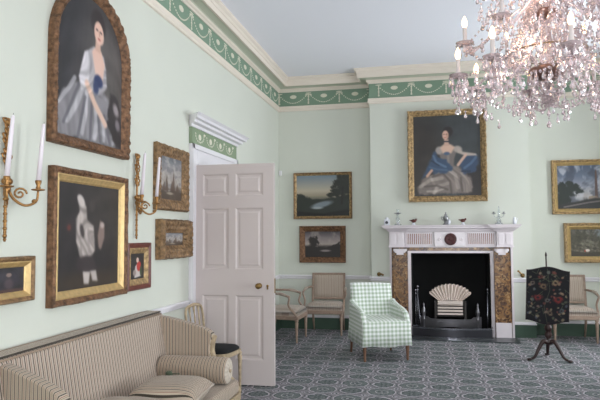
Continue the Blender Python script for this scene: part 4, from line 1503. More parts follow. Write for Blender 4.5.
for x, nm in ((-0.185, 'left of the silver figure on the mantelshelf'), (0.50, 'right of the silver figure on the mantelshelf')):
    t = orn('bird_ornament', 'small red-brown bird ornament ' + nm, 'ornament', x)
    t['group'] = 'bird ornaments'
    MB().lathe([(0.028, 0), (0.03, 0.008), (0.018, 0.014), (0.016, 0.03)], 12).build('base', M['porcelain'], t, smooth=True)
    MB().sphere((0, 0, 0.052), 0.026, 12, 8, (1.25, 0.8, 0.85)).sphere((0.03, 0, 0.068), 0.014, 10, 6).build('body', M['redbrown'], t, smooth=True)
    MB().tube([(-0.02, 0, 0.055), (-0.055, 0, 0.062)], [0.012, 0.004], 8).build('tail', M['redbrown'], t, smooth=True)
t = orn('silver_figure', 'grey silver urn-like ornament at the centre of the mantelshelf', 'ornament', 0.265)
MB().lathe([(0.04, 0), (0.038, 0.012), (0.02, 0.02), (0.024, 0.05), (0.036, 0.07), (0.034, 0.1), (0.016, 0.112), (0.02, 0.125), (0.008, 0.14), (0.01, 0.155), (0.002, 0.16)], 14).build('body', M['silver'], t, smooth=True)
MB().tube(curve([(-0.03, 0, 0.09), (-0.055, 0, 0.10), (-0.05, 0, 0.07), (-0.03, 0, 0.055)], 10), 0.005, 6).build('handle', M['silver'], t, smooth=True)
MB().sphere((0.038, -0.01, 0.035), 0.022, 10, 6, (1, 1, 1.6)).build('white_side_vessel', M['porcelain'], t, smooth=True)
t = orn('glass_candelabrum', 'branched clear glass candelabrum near the right end of the mantelshelf', 'candelabrum', 0.985)
MB().lathe([(0.05, 0), (0.046, 0.012), (0.022, 0.03), (0.03, 0.05), (0.014, 0.07), (0.012, 0.13), (0.018, 0.15), (0.008, 0.2), (0.004, 0.22)], 14).build('stem', M['glass_clear'], t, smooth=True)
for s in (-1, 1):
    a = MB().tube(curve([(0, 0, 0.10), (s * 0.03, 0, 0.085), (s * 0.055, 0, 0.10), (s * 0.06, 0, 0.125)], 10), 0.006, 6).build('arm', M['glass_clear'], t, smooth=True)
    MB().lathe([(0.006, 0), (0.026, 0.006), (0.026, 0.01), (0.008, 0.008), (0.012, 0.03)], 12, (s * 0.06, 0, 0.125)).build('nozzle', M['silver'], a, smooth=True)
t = orn('white_vase', 'slim white porcelain vase at the right end of the mantelshelf', 'vase', 1.19, 8.72)
MB().lathe([(0.02, 0), (0.024, 0.02), (0.022, 0.05), (0.014, 0.075), (0.016, 0.085), (0.010, 0.084)], 14).build('body', M['porcelain'], t, smooth=True)
MB().tube(curve([(0.012, 0, 0.075), (0.035, 0, 0.065), (0.024, 0, 0.03)], 8), 0.004, 6).build('handle', M['porcelain'], t, smooth=True)

# ------------------------------------------------------------------ open armchairs (striped)
def armchair(label, loc, rz):
    """faces -y locally; origin on the floor at the centre"""
    t_ = thing('open_armchair', label, 'armchair', loc, rz, 'striped open armchairs')
    W2, WB, D2 = 0.285, 0.25, 0.24
    seatz = 0.36
    rail = MB().prism([(-W2, -D2), (W2, -D2), (WB, D2), (-WB, D2)], seatz - 0.055, seatz, 'z')
    rail.build('seat_rail', M['chairwood'], t_, bev=0.008)
    cu = MB()
    n = 14
    vs_, fs_ = [], []
    for i in range(n + 1):
        for j in range(n + 1):
            u_, v_ = 2 * i / n - 1, 2 * j / n - 1
            hw_ = (W2 if v_ < 0 else W2) + (WB - W2) * (v_ + 1) / 2
            h_ = 0.045 + 0.055 * (max(0, (1 - u_ ** 6) * (1 - v_ ** 6))) ** 0.5
            vs_.append((u_ * (hw_ - 0.008), v_ * (D2 - 0.008), seatz + h_))
    N_ = len(vs_)
    for i in range(n):
        for j in range(n):
            a = i * (n + 1) + j
            fs_.append((a, a + n + 1, a + n + 2, a + 1))
    ring = [i * (n + 1) for i in range(n + 1)] + [n * (n + 1) + j for j in range(1, n + 1)] + [i * (n + 1) + n for i in range(n - 1, -1, -1)] + [j for j in range(n - 1, 0, -1)]
    for r_ in ring:
        x, y, z = vs_[r_]
        vs_.append((x, y, seatz + 0.001))
    for q_ in range(len(ring)):
        p2 = (q_ + 1) % len(ring)
        fs_.append((ring[q_], ring[p2], N_ + p2, N_ + q_))
    cu.add(vs_, fs_).build('seat_cushion', M['cstripe'], t_, smooth=True)
    # back, raked
    rake = Matrix.Translation((0, D2 - 0.01, seatz)) @ Matrix.Rotation(-0.16, 4, 'X')
    bf = MB()
    bw, b0, b1 = 0.255, 0.11, 0.51
    for s in (-1, 1):
        bf.box(min(s * bw, s * (bw - 0.034)), max(s * bw, s * (bw - 0.034)), -0.018, 0.018, -0.05, b1, rake)
    bf.box(-bw + 0.034, bw - 0.034, -0.018, 0.018, b1 - 0.034, b1, rake).box(-bw + 0.034, bw - 0.034, -0.018, 0.018, b0, b0 + 0.03, rake)
    bf.build('back_frame', M['chairwood'], t_, bev=0.006)
    pad = MB()
    n = 12
    vs_, fs_ = [], []
    for sd in (-1, 1):
        for i in range(n + 1):
            for j in range(n + 1):
                u_, v_ = 2 * i / n - 1, 2 * j / n - 1
                vs_.append((u_ * (bw - 0.032), sd * (0.012 + 0.022 * (max(0, (1 - u_ ** 6) * (1 - v_ ** 6))) ** 0.5), b0 + 0.029 + (v_ + 1) / 2 * (b1 - b0 - 0.062)))
    for sd in (0, 1):
        for i in range(n):
            for j in range(n):
                a = sd * (n + 1) ** 2 + i * (n + 1) + j
                f_ = (a, a + n + 1, a + n + 2, a + 1)
                fs_.append(f_ if sd == 0 else f_[::-1])
    pad.add(vs_, fs_, rake).build('back_pad', M['cstripe'], t_, smooth=True)
    # arms
    for s in (-1, 1):
        am = MB()
        back_pt = rake @ Vector((s * 0.25, -0.005, 0.30))
        elbow = Vector((s * 0.305, -0.10, seatz + 0.265))
        am.tube(curve([back_pt, (s * 0.285, 0.05, seatz + 0.295), elbow, (s * 0.31, -0.135, seatz + 0.25)], 18), [0.016] * 19, 8)
        am.tube(curve([elbow, (s * 0.315, -0.125, seatz + 0.235), (s * 0.29, -0.11, seatz + 0.14), (s * 0.285, -0.17, seatz + 0.06), (s * 0.282, -0.225, seatz - 0.02)], 24), 0.0145, 8)
        ao = am.build('arm', M['chairwood'], t_, smooth=True)
        MB().tube(curve([(s * 0.288, 0.05, seatz + 0.302), (s * 0.298, -0.02, seatz + 0.29), (s * 0.305, -0.09, seatz + 0.272)], 10), [0.012, 0.019, 0.021, 0.022, 0.022, 0.022, 0.022, 0.021, 0.02, 0.018, 0.012][:11], 8).build('arm_pad', M['cstripe'], ao, smooth=True)
    for sx, sy in ((-1, -1), (1, -1), (-1, 1), (1, 1)):
        hx = (W2 - 0.025) if sy < 0 else (WB - 0.02)
        lg = MB()
        if sy < 0:
            lg.lathe([(0.010, 0), (0.015, 0.02), (0.013, 0.03), (0.017, 0.12), (0.022, 0.23), (0.024, 0.265), (0.017, 0.275), (0.026, 0.29), (0.026, seatz - 0.056)], 12, (sx * hx, -D2 + 0.026, 0))
        else:
            lg.tube([(sx * hx, D2 + 0.06, 0), (sx * hx, D2 - 0.01, 0.2), (sx * hx, D2 - 0.022, seatz - 0.056)], [0.012, 0.017, 0.02], 10)
        lg.build('leg', M['chairwood'], t_, smooth=True)
    return t_


ac = armchair('striped open armchair against the back wall under the two landscapes, facing the room', (-1.48, 8.76, 0), 0.0)
c1 = copy_tree(ac)
tag_new(c1, 'striped open armchair in profile, partly hidden behind the open door edge', (-1.93, 8.14, 0), math.radians(88))
c2 = copy_tree(ac)
tag_new(c2, 'striped open armchair behind the dark needlework screen at the right edge', (1.90, 8.76, 0), 0)

# ------------------------------------------------------------------ gingham chair
gc = thing('slipcovered_armchair', 'armchair in loose green and white gingham cover with turned wooden legs', 'armchair', (-0.58, 7.22, 0), math.radians(22))
GW, GD = 0.285, 0.30


def rbox(mb_, x0, x1, y0, y1, z0, z1, M4=None):
    mb_.box(x0, x1, y0, y1, z0, z1, M4)
    return mb_


back = MB()
n = 14
vs, fs = [], []
for sd in (0, 1):
    for i in range(n + 1):
        for j in range(n + 1):
            u_, v_ = i / n * 2 - 1, j / n
            z = 0.30 + v_ * (0.545 + 0.004 * math.cos(u_ * PI) - 0.008 * u_)
            yy = GD - 0.02 + 0.085 * v_ + (0.0 if sd else -0.085 * (1 - 0.25 * v_)) + 0.006 * math.sin(u_ * 7 + v_ * 5) * (1 - sd)
            edge = 0.02 * (abs(u_) ** 8) + 0.012 * v_ ** 10
            yy += edge if sd == 0 else -edge
            vs.append((u_ * (0.262 + 0.0 * v_), yy, z))
N_ = (n + 1) ** 2
for sd in (0, 1):
    for i in range(n):
        for j in range(n):
            a = sd * N_ + i * (n + 1) + j
            f_ = (a, a + n + 1, a + n + 2, a + 1)
            fs.append(f_ if sd == 0 else f_[::-1])
ring = [i * (n + 1) for i in range(n + 1)] + [n * (n + 1) + j for j in range(1, n + 1)] + [i * (n + 1) + n for i in range(n - 1, -1, -1)] + [j for j in range(n - 1, 0, -1)]
for q_ in range(len(ring)):
    p2 = ring[(q_ + 1) % len(ring)]
    fs.append((ring[q_], N_ + ring[q_], N_ + p2, p2))
back.add(vs, fs).build('back_cover', M['gingham'], gc, smooth=True)
seat = MB()
vs, fs = [], []
n = 16
for i in range(n + 1):
    for j in range(n + 1):
        u_, v_ = 2 * i / n - 1, 2 * j / n - 1
        vs.append((u_ * (GW - 0.035), v_ * (GD - 0.01) - 0.01, 0.43 + 0.035 * (max(0, (1 - u_ ** 4) * (1 - v_ ** 6))) ** 0.5 + 0.004 * math.sin(u_ * 6 + 3 * v_)))
for i in range(n):
    for j in range(n):
        a = i * (n + 1) + j
        fs.append((a, a + n + 1, a + n + 2, a + 1))
seat.add(vs, fs).build('seat_cover', M['gingham'], gc, smooth=True)
# skirt: a closed wall round the seat with gentle folds
sk = MB()
per = []
K = 26
for i in range(K):
    per.append((-GW + 2 * GW * i / K, -GD - 0.01))
for i in range(K):
    per.append((GW, -GD - 0.01 + (2 * GD + 0.01) * i / K))
for i in range(K):
    per.append((GW - 2 * GW * i / K, GD))
for i in range(K):
    per.append((-GW, GD - (2 * GD + 0.01) * i / K))
vs, fs = [], []
NP = len(per)
for z, fl_ in ((0.455, -0.015), (0.44, 0.0), (0.32, 0.004), (0.17, 0.014)):
    for i, (x, y) in enumerate(per):
        k_ = fl_ + (0.006 * math.sin(i * 0.9) + 0.004 * math.sin(i * 2.3)) * (0.45 - z) * 3
        zz = z + (0.008 * math.sin(i * 0.35) if z < 0.2 else 0)
        vs.append((x * (1 + k_ / GW), y * (1 + k_ / GD), zz))
for r_ in range(3):
    for i in range(NP):
        j = (i + 1) % NP
        fs.append((r_ * NP + i, (r_ + 1) * NP + i, (r_ + 1) * NP + j, r_ * NP + j))
sk.add(vs, fs).build('skirt', M['gingham'], gc, smooth=True).modifiers.new('solid', 'SOLIDIFY').thickness = 0.006
for s in (-1, 1):
    am = MB()
    prof_ = [(GD - 0.03, 0.30), (GD - 0.03, 0.66), (GD - 0.10, 0.63), (0.05, 0.60), (-0.08, 0.585), (-0.17, 0.565), (-0.235, 0.53), (-0.27, 0.48), (-0.298, 0.43), (-0.304, 0.30)]
    am.prism(prof_, s * (GW + 0.008), s * (GW - 0.062), 'x')
    am.build('arm_cover', M['gingham'], gc, bev=0.02, seg=3, smooth=False)
for sx, sy in ((-1, -1), (1, -1), (-1, 1), (1, 1)):
    lg = MB()
    if sy < 0:
        lg.lathe([(0.012, 0), (0.016, 0.02), (0.014, 0.03), (0.02, 0.15), (0.024, 0.30)], 12, (sx * (GW - 0.03), -GD + 0.03, 0))
    else:
        lg.tube([(sx * (GW - 0.03), GD + 0.03, 0), (sx * (GW - 0.03), GD - 0.02, 0.3)], [0.013, 0.02], 10)
    lg.build('leg', M['legwood'], gc, smooth=True)

# ------------------------------------------------------------------ pole screen
ps = thing('pole_screen', 'dark needlework pole screen with flower pattern on a mahogany tripod stand', 'fire screen', (1.345, 7.39, 0), 0.0)
MB().lathe([(0.03, 0.17), (0.045, 0.20), (0.03, 0.225), (0.018, 0.235), (0.036, 0.26), (0.042, 0.29), (0.024, 0.32), (0.038, 0.335), (0.044, 0.36), (0.036, 0.385), (0.024, 0.40), (0.034, 0.42), (0.018, 0.45), (0.012, 0.48), (0.0085, 0.52), (0.0085, 1.18), (0.013, 1.19), (0.011, 1.21), (0.002, 1.235)], 14).build('pole', M['mahog'], ps, smooth=True)
for a in (math.radians(205), math.radians(-38), math.radians(84)):
    d = Vector((math.cos(a), math.sin(a), 0))
    pts_ = curve([d * 0.02 + Vector((0, 0, 0.20)), d * 0.075 + Vector((0, 0, 0.205)), d * 0.135 + Vector((0, 0, 0.12)), d * 0.18 + Vector((0, 0, 0.045)), d * 0.235 + Vector((0, 0, 0.018))], 24)
    r_ = [0.029 - 0.0007 * i for i in range(len(pts_))]
    lo = MB().tube(pts_, r_, 10).build('leg', M['mahog'], ps, smooth=True)
    MB().sphere(tuple(d * 0.25 + Vector((0, 0, 0.016))), 0.027, 12, 6, (1.1, 1.1, 0.58)).build('pad_foot', M['mahog'], lo, smooth=True)
P = Paint(0.45, 0.64, 110, (20, 18, 24))
rg = random.Random(5)
P.line([(0.5, 0.02), (0.42, 0.3), (0.55, 0.6), (0.48, 0.97)], 0.009, (60, 62, 50))
for i in range(46):
    x, y = rg.uniform(0.05, 0.95), rg.uniform(0.04, 0.96)
    P.line([(x, y), (x + rg.uniform(-0.14, 0.14), y + rg.uniform(-0.1, 0.1))], 0.008, (74, 84, 62), 0.8)
for i in range(72):
    x, y = rg.uniform(0.05, 0.95), rg.uniform(0.04, 0.96)
    c_ = rg.choice([(150, 120, 96), (126, 104, 92), (96, 100, 92), (140, 128, 100), (78, 84, 98), (112, 62, 54), (84, 90, 70)])
    P.ell(x, y, rg.uniform(0.02, 0.045), rg.uniform(0.012, 0.03), c_, 0.7, rg.uniform(0, 90), 0.75)
for x, y, r_, c_ in ((0.27, 0.46, 0.09, (160, 52, 50)), (0.75, 0.44, 0.10, (170, 50, 46)), (0.40, 0.66, 0.08, (160, 130, 96)), (0.68, 0.74, 0.08, (162, 136, 104)), (0.14, 0.74, 0.06, (132, 116, 104)), (0.56, 0.2, 0.07, (146, 124, 98)), (0.5, 0.42, 0.06, (120, 116, 110)), (0.33, 0.84, 0.05, (146, 74, 60)), (0.83, 0.22, 0.06, (96, 104, 112))):
    P.ell(x, y, r_, r_ * 0.6, tuple(v * 0.8 for v in c_), 0.7, op=0.8, rag=0.35, seed=int(x * 50))
    P.ell(x, y, r_ * 0.4, r_ * 0.25, (40, 30, 34), 0.6)


def screen_shape(GU, GV):
    x = (GU - 0.5) * 0.46
    zt = 1.035 + 0.022 * np.cos(x / 0.23 * PI) * 1.0
    zb = 0.425 - 0.022 * np.cos(x / 0.23 * PI)
    return x, zb + GV * (zt - zb)


SR = Matrix.Translation((0, 0, 0.73)) @ Matrix.Rotation(0.045, 4, 'Y') @ Matrix.Translation((0, 0, -0.73))
bn = canvas_mesh('needlework_panel', P, 0, 0, 0, -0.0305, ps, M['needle'], screen_shape)
bn.matrix_local = SR
xs_ = [-0.235 + 0.47 * i / 24 for i in range(25)]
pl = [(x, 0.42 - 0.022 * math.cos(x / 0.235 * PI)) for x in xs_] + [(x, 1.042 + 0.022 * math.cos(x / 0.235 * PI)) for x in reversed(xs_)]
MB().prism(pl, -0.030, -0.012, 'y').build('panel_edge', M['mahog'], ps).matrix_local = SR
MB().box(-0.015, 0.015, -0.012, 0.012, 0.62, 0.66).box(-0.015, 0.015, -0.012, 0.012, 0.9, 0.93).build('clamp', M['brass'], ps)

# ------------------------------------------------------------------ sofa
SY0, SY1 = 2.56, 4.66
so = thing('sofa', 'long striped sofa with gilt edges and curved arms against the left wall', 'sofa', (XL + 0.02, (SY0 + SY1) / 2, 0))
sy0, sy1 = -(SY1 - SY0) / 2, (SY1 - SY0) / 2       # local; x from the wall
SZ = 0.32
# back: profile in (x,z) extruded in y
bp_ = [(0.02, 0.18), (0.02, 0.80), (0.03, 0.82), (0.13, 0.825), (0.155, 0.812), (0.158, 0.79), (0.175, 0.70), (0.21, 0.50), (0.25, 0.30), (0.25, 0.18)]
MB().prism(bp_, sy0 + 0.03, sy1 - 0.12, 'y').build('backrest', M['stripeYfine'], so, bev=0.006)
MB().box(0.025, 0.135, sy0 + 0.02, sy1 - 0.11, 0.8255, 0.838).build('top_welt', M['stripeX'], so, bev=0.004)
MB().tube([(0.155, sy0 + 0.06, 0.822), (0.155, sy1 - 0.15, 0.822)], 0.006, 8).tube([(0.02, sy0 + 0.03, 0.834), (0.02, sy1 - 0.12, 0.834)], 0.006, 8).build('piping', new_mat('brown_piping', (150, 130, 112), 0.8), so, smooth=True)
# seat
MB().box(0.24, 0.80, sy0 + 0.05, sy1 - 0.10, 0.21, SZ).build('seat', M['stripeY'], so, bev=0.03, seg=4)
MB().box(0.05, 0.785, sy0 + 0.02, sy1 - 0.09, 0.16, 0.209).build('seat_rail', M['paleg'], so, bev=0.006)
MB().box(0.785, 0.81, sy0 + 0.02, sy1 - 0.09, 0.16, 0.215).build('front_rail', M['paleg'], so, bev=0.008)
# arms
atop = curve([(0.03, 0, 0.815), (0.14, 0, 0.805), (0.24, 0, 0.785), (0.35, 0, 0.755), (0.45, 0, 0.725), (0.52, 0, 0.695), (0.558, 0, 0.665)], 24)
afront = curve([(0.565, 0, 0.645), (0.548, 0, 0.58), (0.545, 0, 0.52), (0.565, 0, 0.45), (0.61, 0, 0.375), (0.68, 0, 0.325)], 20)
apoly = [(p.x, p.z) for p in atop] + [(p.x, p.z) for p in afront] + [(0.72, 0.215), (0.03, 0.215)]
for y0_, y1_ in ((sy1 - 0.09, sy1 - 0.01), (sy0 + 0.01, sy0 + 0.09)):
    ks = 1 if y0_ > 0 else -1
    Sh = Matrix(((1, 0, 0, 0), (ks * 0.2, 1, 0, -ks * 0.115), (0, 0, 1, 0), (0, 0, 0, 1)))
    a = MB().prism(apoly, y0_, y1_, 'y', Sh).build('arm', M['stripeX'], so, bev=0.012, seg=3)
    MB().tube([(p.x + 0.004, (y0_ + y1_) / 2, p.z) for p in afront] + [(0.74, (y0_ + y1_) / 2, 0.27), (0.775, (y0_ + y1_) / 2, 0.20)], 0.026, 10, flat=1.0).build('gilt_facing', M['paleg'], a, smooth=True)
for x in (0.10, 0.76):
    for y in (sy0 + 0.07, 0.0, sy1 - 0.14):
        MB().lathe([(0.014, 0), (0.018, 0.03), (0.016, 0.04), (0.026, 0.13), (0.03, 0.16)], 12, (x, y, 0)).build('leg', M['paleg'], so, smooth=True)

# bolster
bo = thing('bolster', 'round striped bolster lying against the far arm of the sofa', 'bolster', (XL + 0.02 + 0.225, SY1 - 0.285, SZ + 0.002))
RB = 0.100
bm = MB()
bm.lathe([(RB * 0.9, 0.0), (RB * 0.97, 0.012), (RB, 0.04), (RB * 1.01, 0.28), (RB, 0.51), (RB * 0.97, 0.535), (RB * 0.9, 0.545)], 32, M4=Matrix.Translation((0, 0, RB)) @ Matrix.Rotation(PI / 2, 4, 'Y'))
bm.build('bolster_cover', M['stripeX'], bo, smooth=True)
em = MB()
kk = 28
vs = [(0.556, 0, RB)]
for rad_, xx in ((0.02, 0.553), (0.05, 0.560), (RB * 0.93, 0.543)):
    for i in range(kk):
        a = 2 * PI * i / kk
        vs.append((xx + (0.004 if i % 2 else 0), rad_ * math.cos(a), RB + rad_ * math.sin(a)))
fs = [(0, 1 + i, 1 + (i + 1) % kk) for i in range(kk)]
for r_ in range(2):
    for i in range(kk):
        j = (i + 1) % kk
        fs.append((1 + r_ * kk + i, 1 + (r_ + 1) * kk + i, 1 + (r_ + 1) * kk + j, 1 + r_ * kk + j))
em.add(vs, fs).build('gathered_end', new_mat('pale_stripe_cloth', (188, 176, 162), 0.85, var=0.15, vscale=40), bo)
MB().sphere((0.56, 0, RB), 0.014, 12, 6, (0.6, 1, 1)).build('button', M['paleg'], bo, smooth=True)

# cushions
def cushion(label, loc, rz, w, d, tlt=(0, 0)):
    o = thing('cushion', label, 'cushion', loc, 0, 'square striped cushions')
    o.rotation_euler = (tlt[0], tlt[1], rz)
    MB().pillow((0, 0, 0.085), w, d, 0.17, 20, 0.5).build('cushion_cover', M['stripeY'], o, smooth=True, weld=True)
    pts_ = []
    n_ = 12
    for a in range(n_):
        pts_.append((-1 + 2 * a / n_, -1))
    for a in range(n_):
        pts_.append((1, -1 + 2 * a / n_))
    for a in range(n_):
        pts_.append((1 - 2 * a / n_, 1))
    for a in range(n_):
        pts_.append((-1, 1 - 2 * a / n_))
    MB().tube([(u_ * w / 2 * (1 - 0.06 * (1 - v_ * v_) * abs(u_) ** 3), v_ * d / 2 * (1 - 0.06 * (1 - u_ * u_) * abs(v_) ** 3), 0.085) for u_, v_ in pts_], 0.006, 6, closed=True).build('piping', M['cstripe'], o, smooth=True)
    return o


cushion('square striped cushion lying on the sofa seat in front of the bolster', (-1.67, 3.74, SZ + 0.010), math.radians(6), 0.46, 0.48)
cushion('striped cushion nearest the camera on the sofa, mostly below the bottom edge', (-1.74, 3.20, SZ + 0.004), math.radians(4), 0.46, 0.46)
th = thing('dried_thistle', 'small dark green dried thistle lying on the striped cushion', 'thistle', (-1.74, 3.86, SZ + 0.172))
mb = MB().sphere((0, 0, 0.016), 0.017, 10, 6, (1.5, 1, 1))
for i in range(14):
    a = i * 2.4
    mb.tube([(0, 0, 0.016), (0.036 * math.cos(a), 0.026 * math.sin(a), 0.018 + 0.02 * math.sin(i * 1.3))], [0.004, 0.001], 5)
mb.build('head', M['thistle'], th, smooth=True)
MB().tube([(0.02, 0.0, 0.016), (0.07, 0.02, 0.012)], 0.003, 6).build('stalk', M['thistle'], th, smooth=True)

# ------------------------------------------------------------------ gilt side chair between sofa and door
sd_ = thing('side_chair', 'pale gilt side chair with slatted back and black seat beside the door', 'chair', (-1.875, 5.16, 0), math.radians(83))
sd_.scale = (0.93, 0.93, 0.96)
sw, sd2 = 0.21, 0.19
srp = [(0.17, sd2), (-0.17, sd2)] + [(-sw * math.cos(PI * i / 12) ** (1) if 0 else -(abs(math.cos(PI * i / 12)) ** 0.45) * math.copysign(1, math.cos(PI * i / 12)) * (sw + 0.005), 0.0 - (sd2 + 0.02) * math.sin(PI * i / 12) ** 0.6) for i in range(13)]
MB().prism(srp, 0.395, 0.435, 'z').build('seat_rail', M['paleg'], sd_, bev=0.01, seg=3)
MB().add([(x * 0.93 * k_, (y - 0.0) * 0.93 * k_, z_) for z_, k_ in ((0.436, 1.0), (0.452, 1.0), (0.468, 0.9), (0.476, 0.5), (0.478, 0.02)) for x, y in srp], [(r_ * 15 + i, r_ * 15 + (i + 1) % 15, r_ * 15 + 15 + (i + 1) % 15, r_ * 15 + 15 + i) for r_ in range(4) for i in range(15)]).build('seat_pad', M['blackseat'], sd_, smooth=True)
rk = Matrix.Translation((0, sd2, 0.405)) @ Matrix.Rotation(-0.13, 4, 'X')
for s in (-1, 1):
    MB().tube([rk @ Vector(p) for p in curve([(s * 0.155, 0, -0.04), (s * 0.16, 0, 0.15), (s * 0.168, 0, 0.33), (s * 0.15, 0, 0.415), (s * 0.10, 0, 0.435)], 16)], 0.013, 8).build('back_post', M['paleg'], sd_, smooth=True)
MB().tube([rk @ Vector(p) for p in curve([(-0.11, 0, 0.434), (-0.05, 0, 0.444), (0, 0, 0.448), (0.05, 0, 0.444), (0.11, 0, 0.434)], 12)], 0.016, 8).build('top_rail', M['paleg'], sd_, smooth=True)
MB().tube([rk @ Vector((-0.158, 0, 0.12)), rk @ Vector((0.158, 0, 0.12))], 0.011, 8).build('lower_rail', M['paleg'], sd_, smooth=True)
for x in (-0.085, 0, 0.085):
    MB().tube([rk @ Vector(p) for p in ((x, 0, 0.12), (x, 0, 0.2), (x, 0, 0.36), (x, 0, 0.44))], [0.006, 0.010, 0.008, 0.014], 8).build('slat', M['paleg'], sd_, smooth=True)
for s in (-1, 1):
    MB().lathe([(0.010, 0), (0.014, 0.02), (0.012, 0.03), (0.018, 0.3), (0.022, 0.36), (0.015, 0.37), (0.022, 0.395)], 12, (s * (sw - 0.022), -sd2 + 0.022, 0)).build('leg', M['paleg'], sd_, smooth=True)
    MB().tube([(s * 0.15, sd2 + 0.06, 0), (s * 0.15, sd2 + 0.005, 0.22), (s * 0.152, sd2 - 0.012, 0.395)], [0.012, 0.015, 0.017], 10).build('leg', M['paleg'], sd_, smooth=True)

# ------------------------------------------------------------------ chandelier
CX, CY, CB = 0.655, 3.40, 2.015
ch = thing('chandelier', 'large crystal chandelier with lit candle bulbs hanging at top right', 'chandelier', (CX, CY, CB))
rc = random.Random(11)
# hanging rod up to the ceiling
MB().tube([(0, 0, 1.3), (0, 0, ZC - CB - 0.05)], 0.008, 8).lathe([(0.06, ZC - CB - 0.06), (0.07, ZC - CB - 0.03), (0.02, ZC - CB - 0.001)], 14).build('hanging_rod', M['silver'], ch, smooth=True)
MB().lathe([(0.01, 0.12), (0.03, 0.14), (0.012, 0.17), (0.04, 0.20), (0.022, 0.24), (0.03, 0.34), (0.05, 0.42), (0.025, 0.50), (0.02, 0.62), (0.045, 0.70), (0.06, 0.78), (0.025, 0.86), (0.02, 1.0), (0.05, 1.08), (0.03, 1.2), (0.01, 1.3)], 14).build('stem', M['crystal'], ch, smooth=False)
MB().lathe([(0.03, 0.26), (0.085, 0.285), (0.10, 0.315), (0.09, 0.33), (0.03, 0.32)], 16).build('arm_plate', M['platebrown'], ch, smooth=True)
MB().lathe([(0.03, 0.60), (0.07, 0.615), (0.075, 0.64), (0.03, 0.64)], 16).build('upper_arm_plate', M['platebrown'], ch, smooth=True)


def octa(mb_, c, rx, rz, n=6):
    c = Vector(c)
    vs_ = [c + Vector((0, 0, rz)), c - Vector((0, 0, rz))] + [c + Vector((rx * math.cos(2 * PI * i / n), rx * math.sin(2 * PI * i / n), rz * 0.15)) for i in range(n)]
    fs_ = [(0, 2 + i, 2 + (i + 1) % n) for i in range(n)] + [(1, 2 + (i + 1) % n, 2 + i) for i in range(n)]
    mb_.add(vs_, fs_)


# drop crystal prototypes
def drop_mesh(L):
    mb_ = MB()
    mb_.lathe([(0.0015, 0), (0.003, -0.004), (0.0095, -L * 0.55), (0.0118, -L * 0.72), (0.008, -L * 0.92), (0.001, -L)], 6)
    octa(mb_, (0, 0, 0.008), 0.0075, 0.008, 6)
    return mb_


d1 = drop_mesh(0.045).build('crystal_drop', M['crystal'], ch)
d2 = drop_mesh(0.032).build('crystal_drop', M['crystal'], ch)
d1.location = (0, 0, 0.11)
d2.location = (0.045, 0, 0.17)
drops = 2


rest = MB()


def place_drop(x, y, z, big=True):
    global drops
    if drops < 96:
        o = (d1 if big else d2).copy()
        C.objects.link(o)
        o.parent = ch
        o.location = (x, y, z)
        o.rotation_euler = (rc.uniform(-0.1, 0.1), rc.uniform(-0.1, 0.1), rc.uniform(0, 3))
        drops += 1
    else:
        k_ = drop_mesh(0.045 if big else 0.032)
        rest.add(k_.v, k_.f, Matrix.Translation((x, y, z)) @ Matrix.Rotation(rc.uniform(0, 3), 4, 'Z'))


def strand(p0, p1, sag, n, r=0.0088, name='bead_strand', outw=0.0):
    mb_ = MB()
    p0, p1 = Vector(p0), Vector(p1)
    for i in range(n + 1):
        t_ = i / n
        p = p0.lerp(p1, t_)
        p.z -= sag * 4 * t_ * (1 - t_)
        if outw:
            rr_ = Vector((p.x, p.y, 0))
            p += rr_.normalized() * outw * 4 * t_ * (1 - t_) if rr_.length > 0 else Vector((0, 0, 0))
        octa(mb_, p, r * rc.uniform(0.85, 1.15), r * rc.uniform(0.9, 1.3), 6)
    return mb_.build(name, M['crystal'], ch)


armmesh = {}


def cluster(ang, R, z, big, lit, up=False):
    """one arm: glass arm > drip pan, candle tube, bulb, and its drops"""
    ca, sa = math.cos(ang), math.sin(ang)
    if big:
        path = curve([(0.08, 0, 0.31), (0.16, 0, 0.37), (0.24, 0, 0.31), (0.33, 0, z - 0.055), (R - 0.02, 0, z - 0.05), (R, 0, z)], 30)
    else:
        path = curve([(0.06, 0, 0.63), (0.13, 0, 0.67), (0.22, 0, 0.60), (R - 0.04, 0, z - 0.04), (R, 0, z)], 24)
    key = (big, round(R, 3), round(z, 3))
    Rz = Matrix.Rotation(ang, 4, 'Z')
    a = MB().tube([Rz @ p for p in path], 0.0085, 8).build('arm', M['crystal'], ch, smooth=True)
    MB().lathe([(0.008, 0), (0.035, 0.002), (0.048, 0.012), (0.052, 0.02), (0.046, 0.018), (0.01, 0.01)], 14, (R * ca, R * sa, z)).build('drip_pan', M['crystal'], a)
    MB().lathe([(0.012, 0.01), (0.018, 0.02), (0.014, 0.035), (0.011, 0.04), (0.011, 0.105), (0.009, 0.107)], 12, (R * ca, R * sa, z)).build('candle_tube', M['tube'], a, smooth=True)
    MB().lathe([(0.007, 0.106), (0.013, 0.118), (0.0155, 0.132), (0.012, 0.15), (0.005, 0.166), (0.001, 0.174)], 12, (R * ca, R * sa, z)).build('bulb', M['bulb'] if lit else M['bulb_off'], a, smooth=True)
    n_ = 8
    for i in range(n_):
        b_ = 2 * PI * i / n_ + ang
        place_drop(R * ca + 0.047 * math.cos(b_), R * sa + 0.047 * math.sin(b_), z - 0.006, True)
        if big:
            place_drop(R * ca + 0.034 * math.cos(b_ + 0.3), R * sa + 0.034 * math.sin(b_ + 0.3), z - 0.055, True)
            if i % 2 == 0:
                place_drop(R * ca + 0.022 * math.cos(b_), R * sa + 0.022 * math.sin(b_), z - 0.10, True)
    if big:
        strand((R * ca, R * sa, z - 0.02), (R * ca, R * sa, z - 0.15), 0, 10, 0.008)
        place_drop(R * ca, R * sa, z - 0.155, True)
    return Vector((R * ca, R * sa, z))


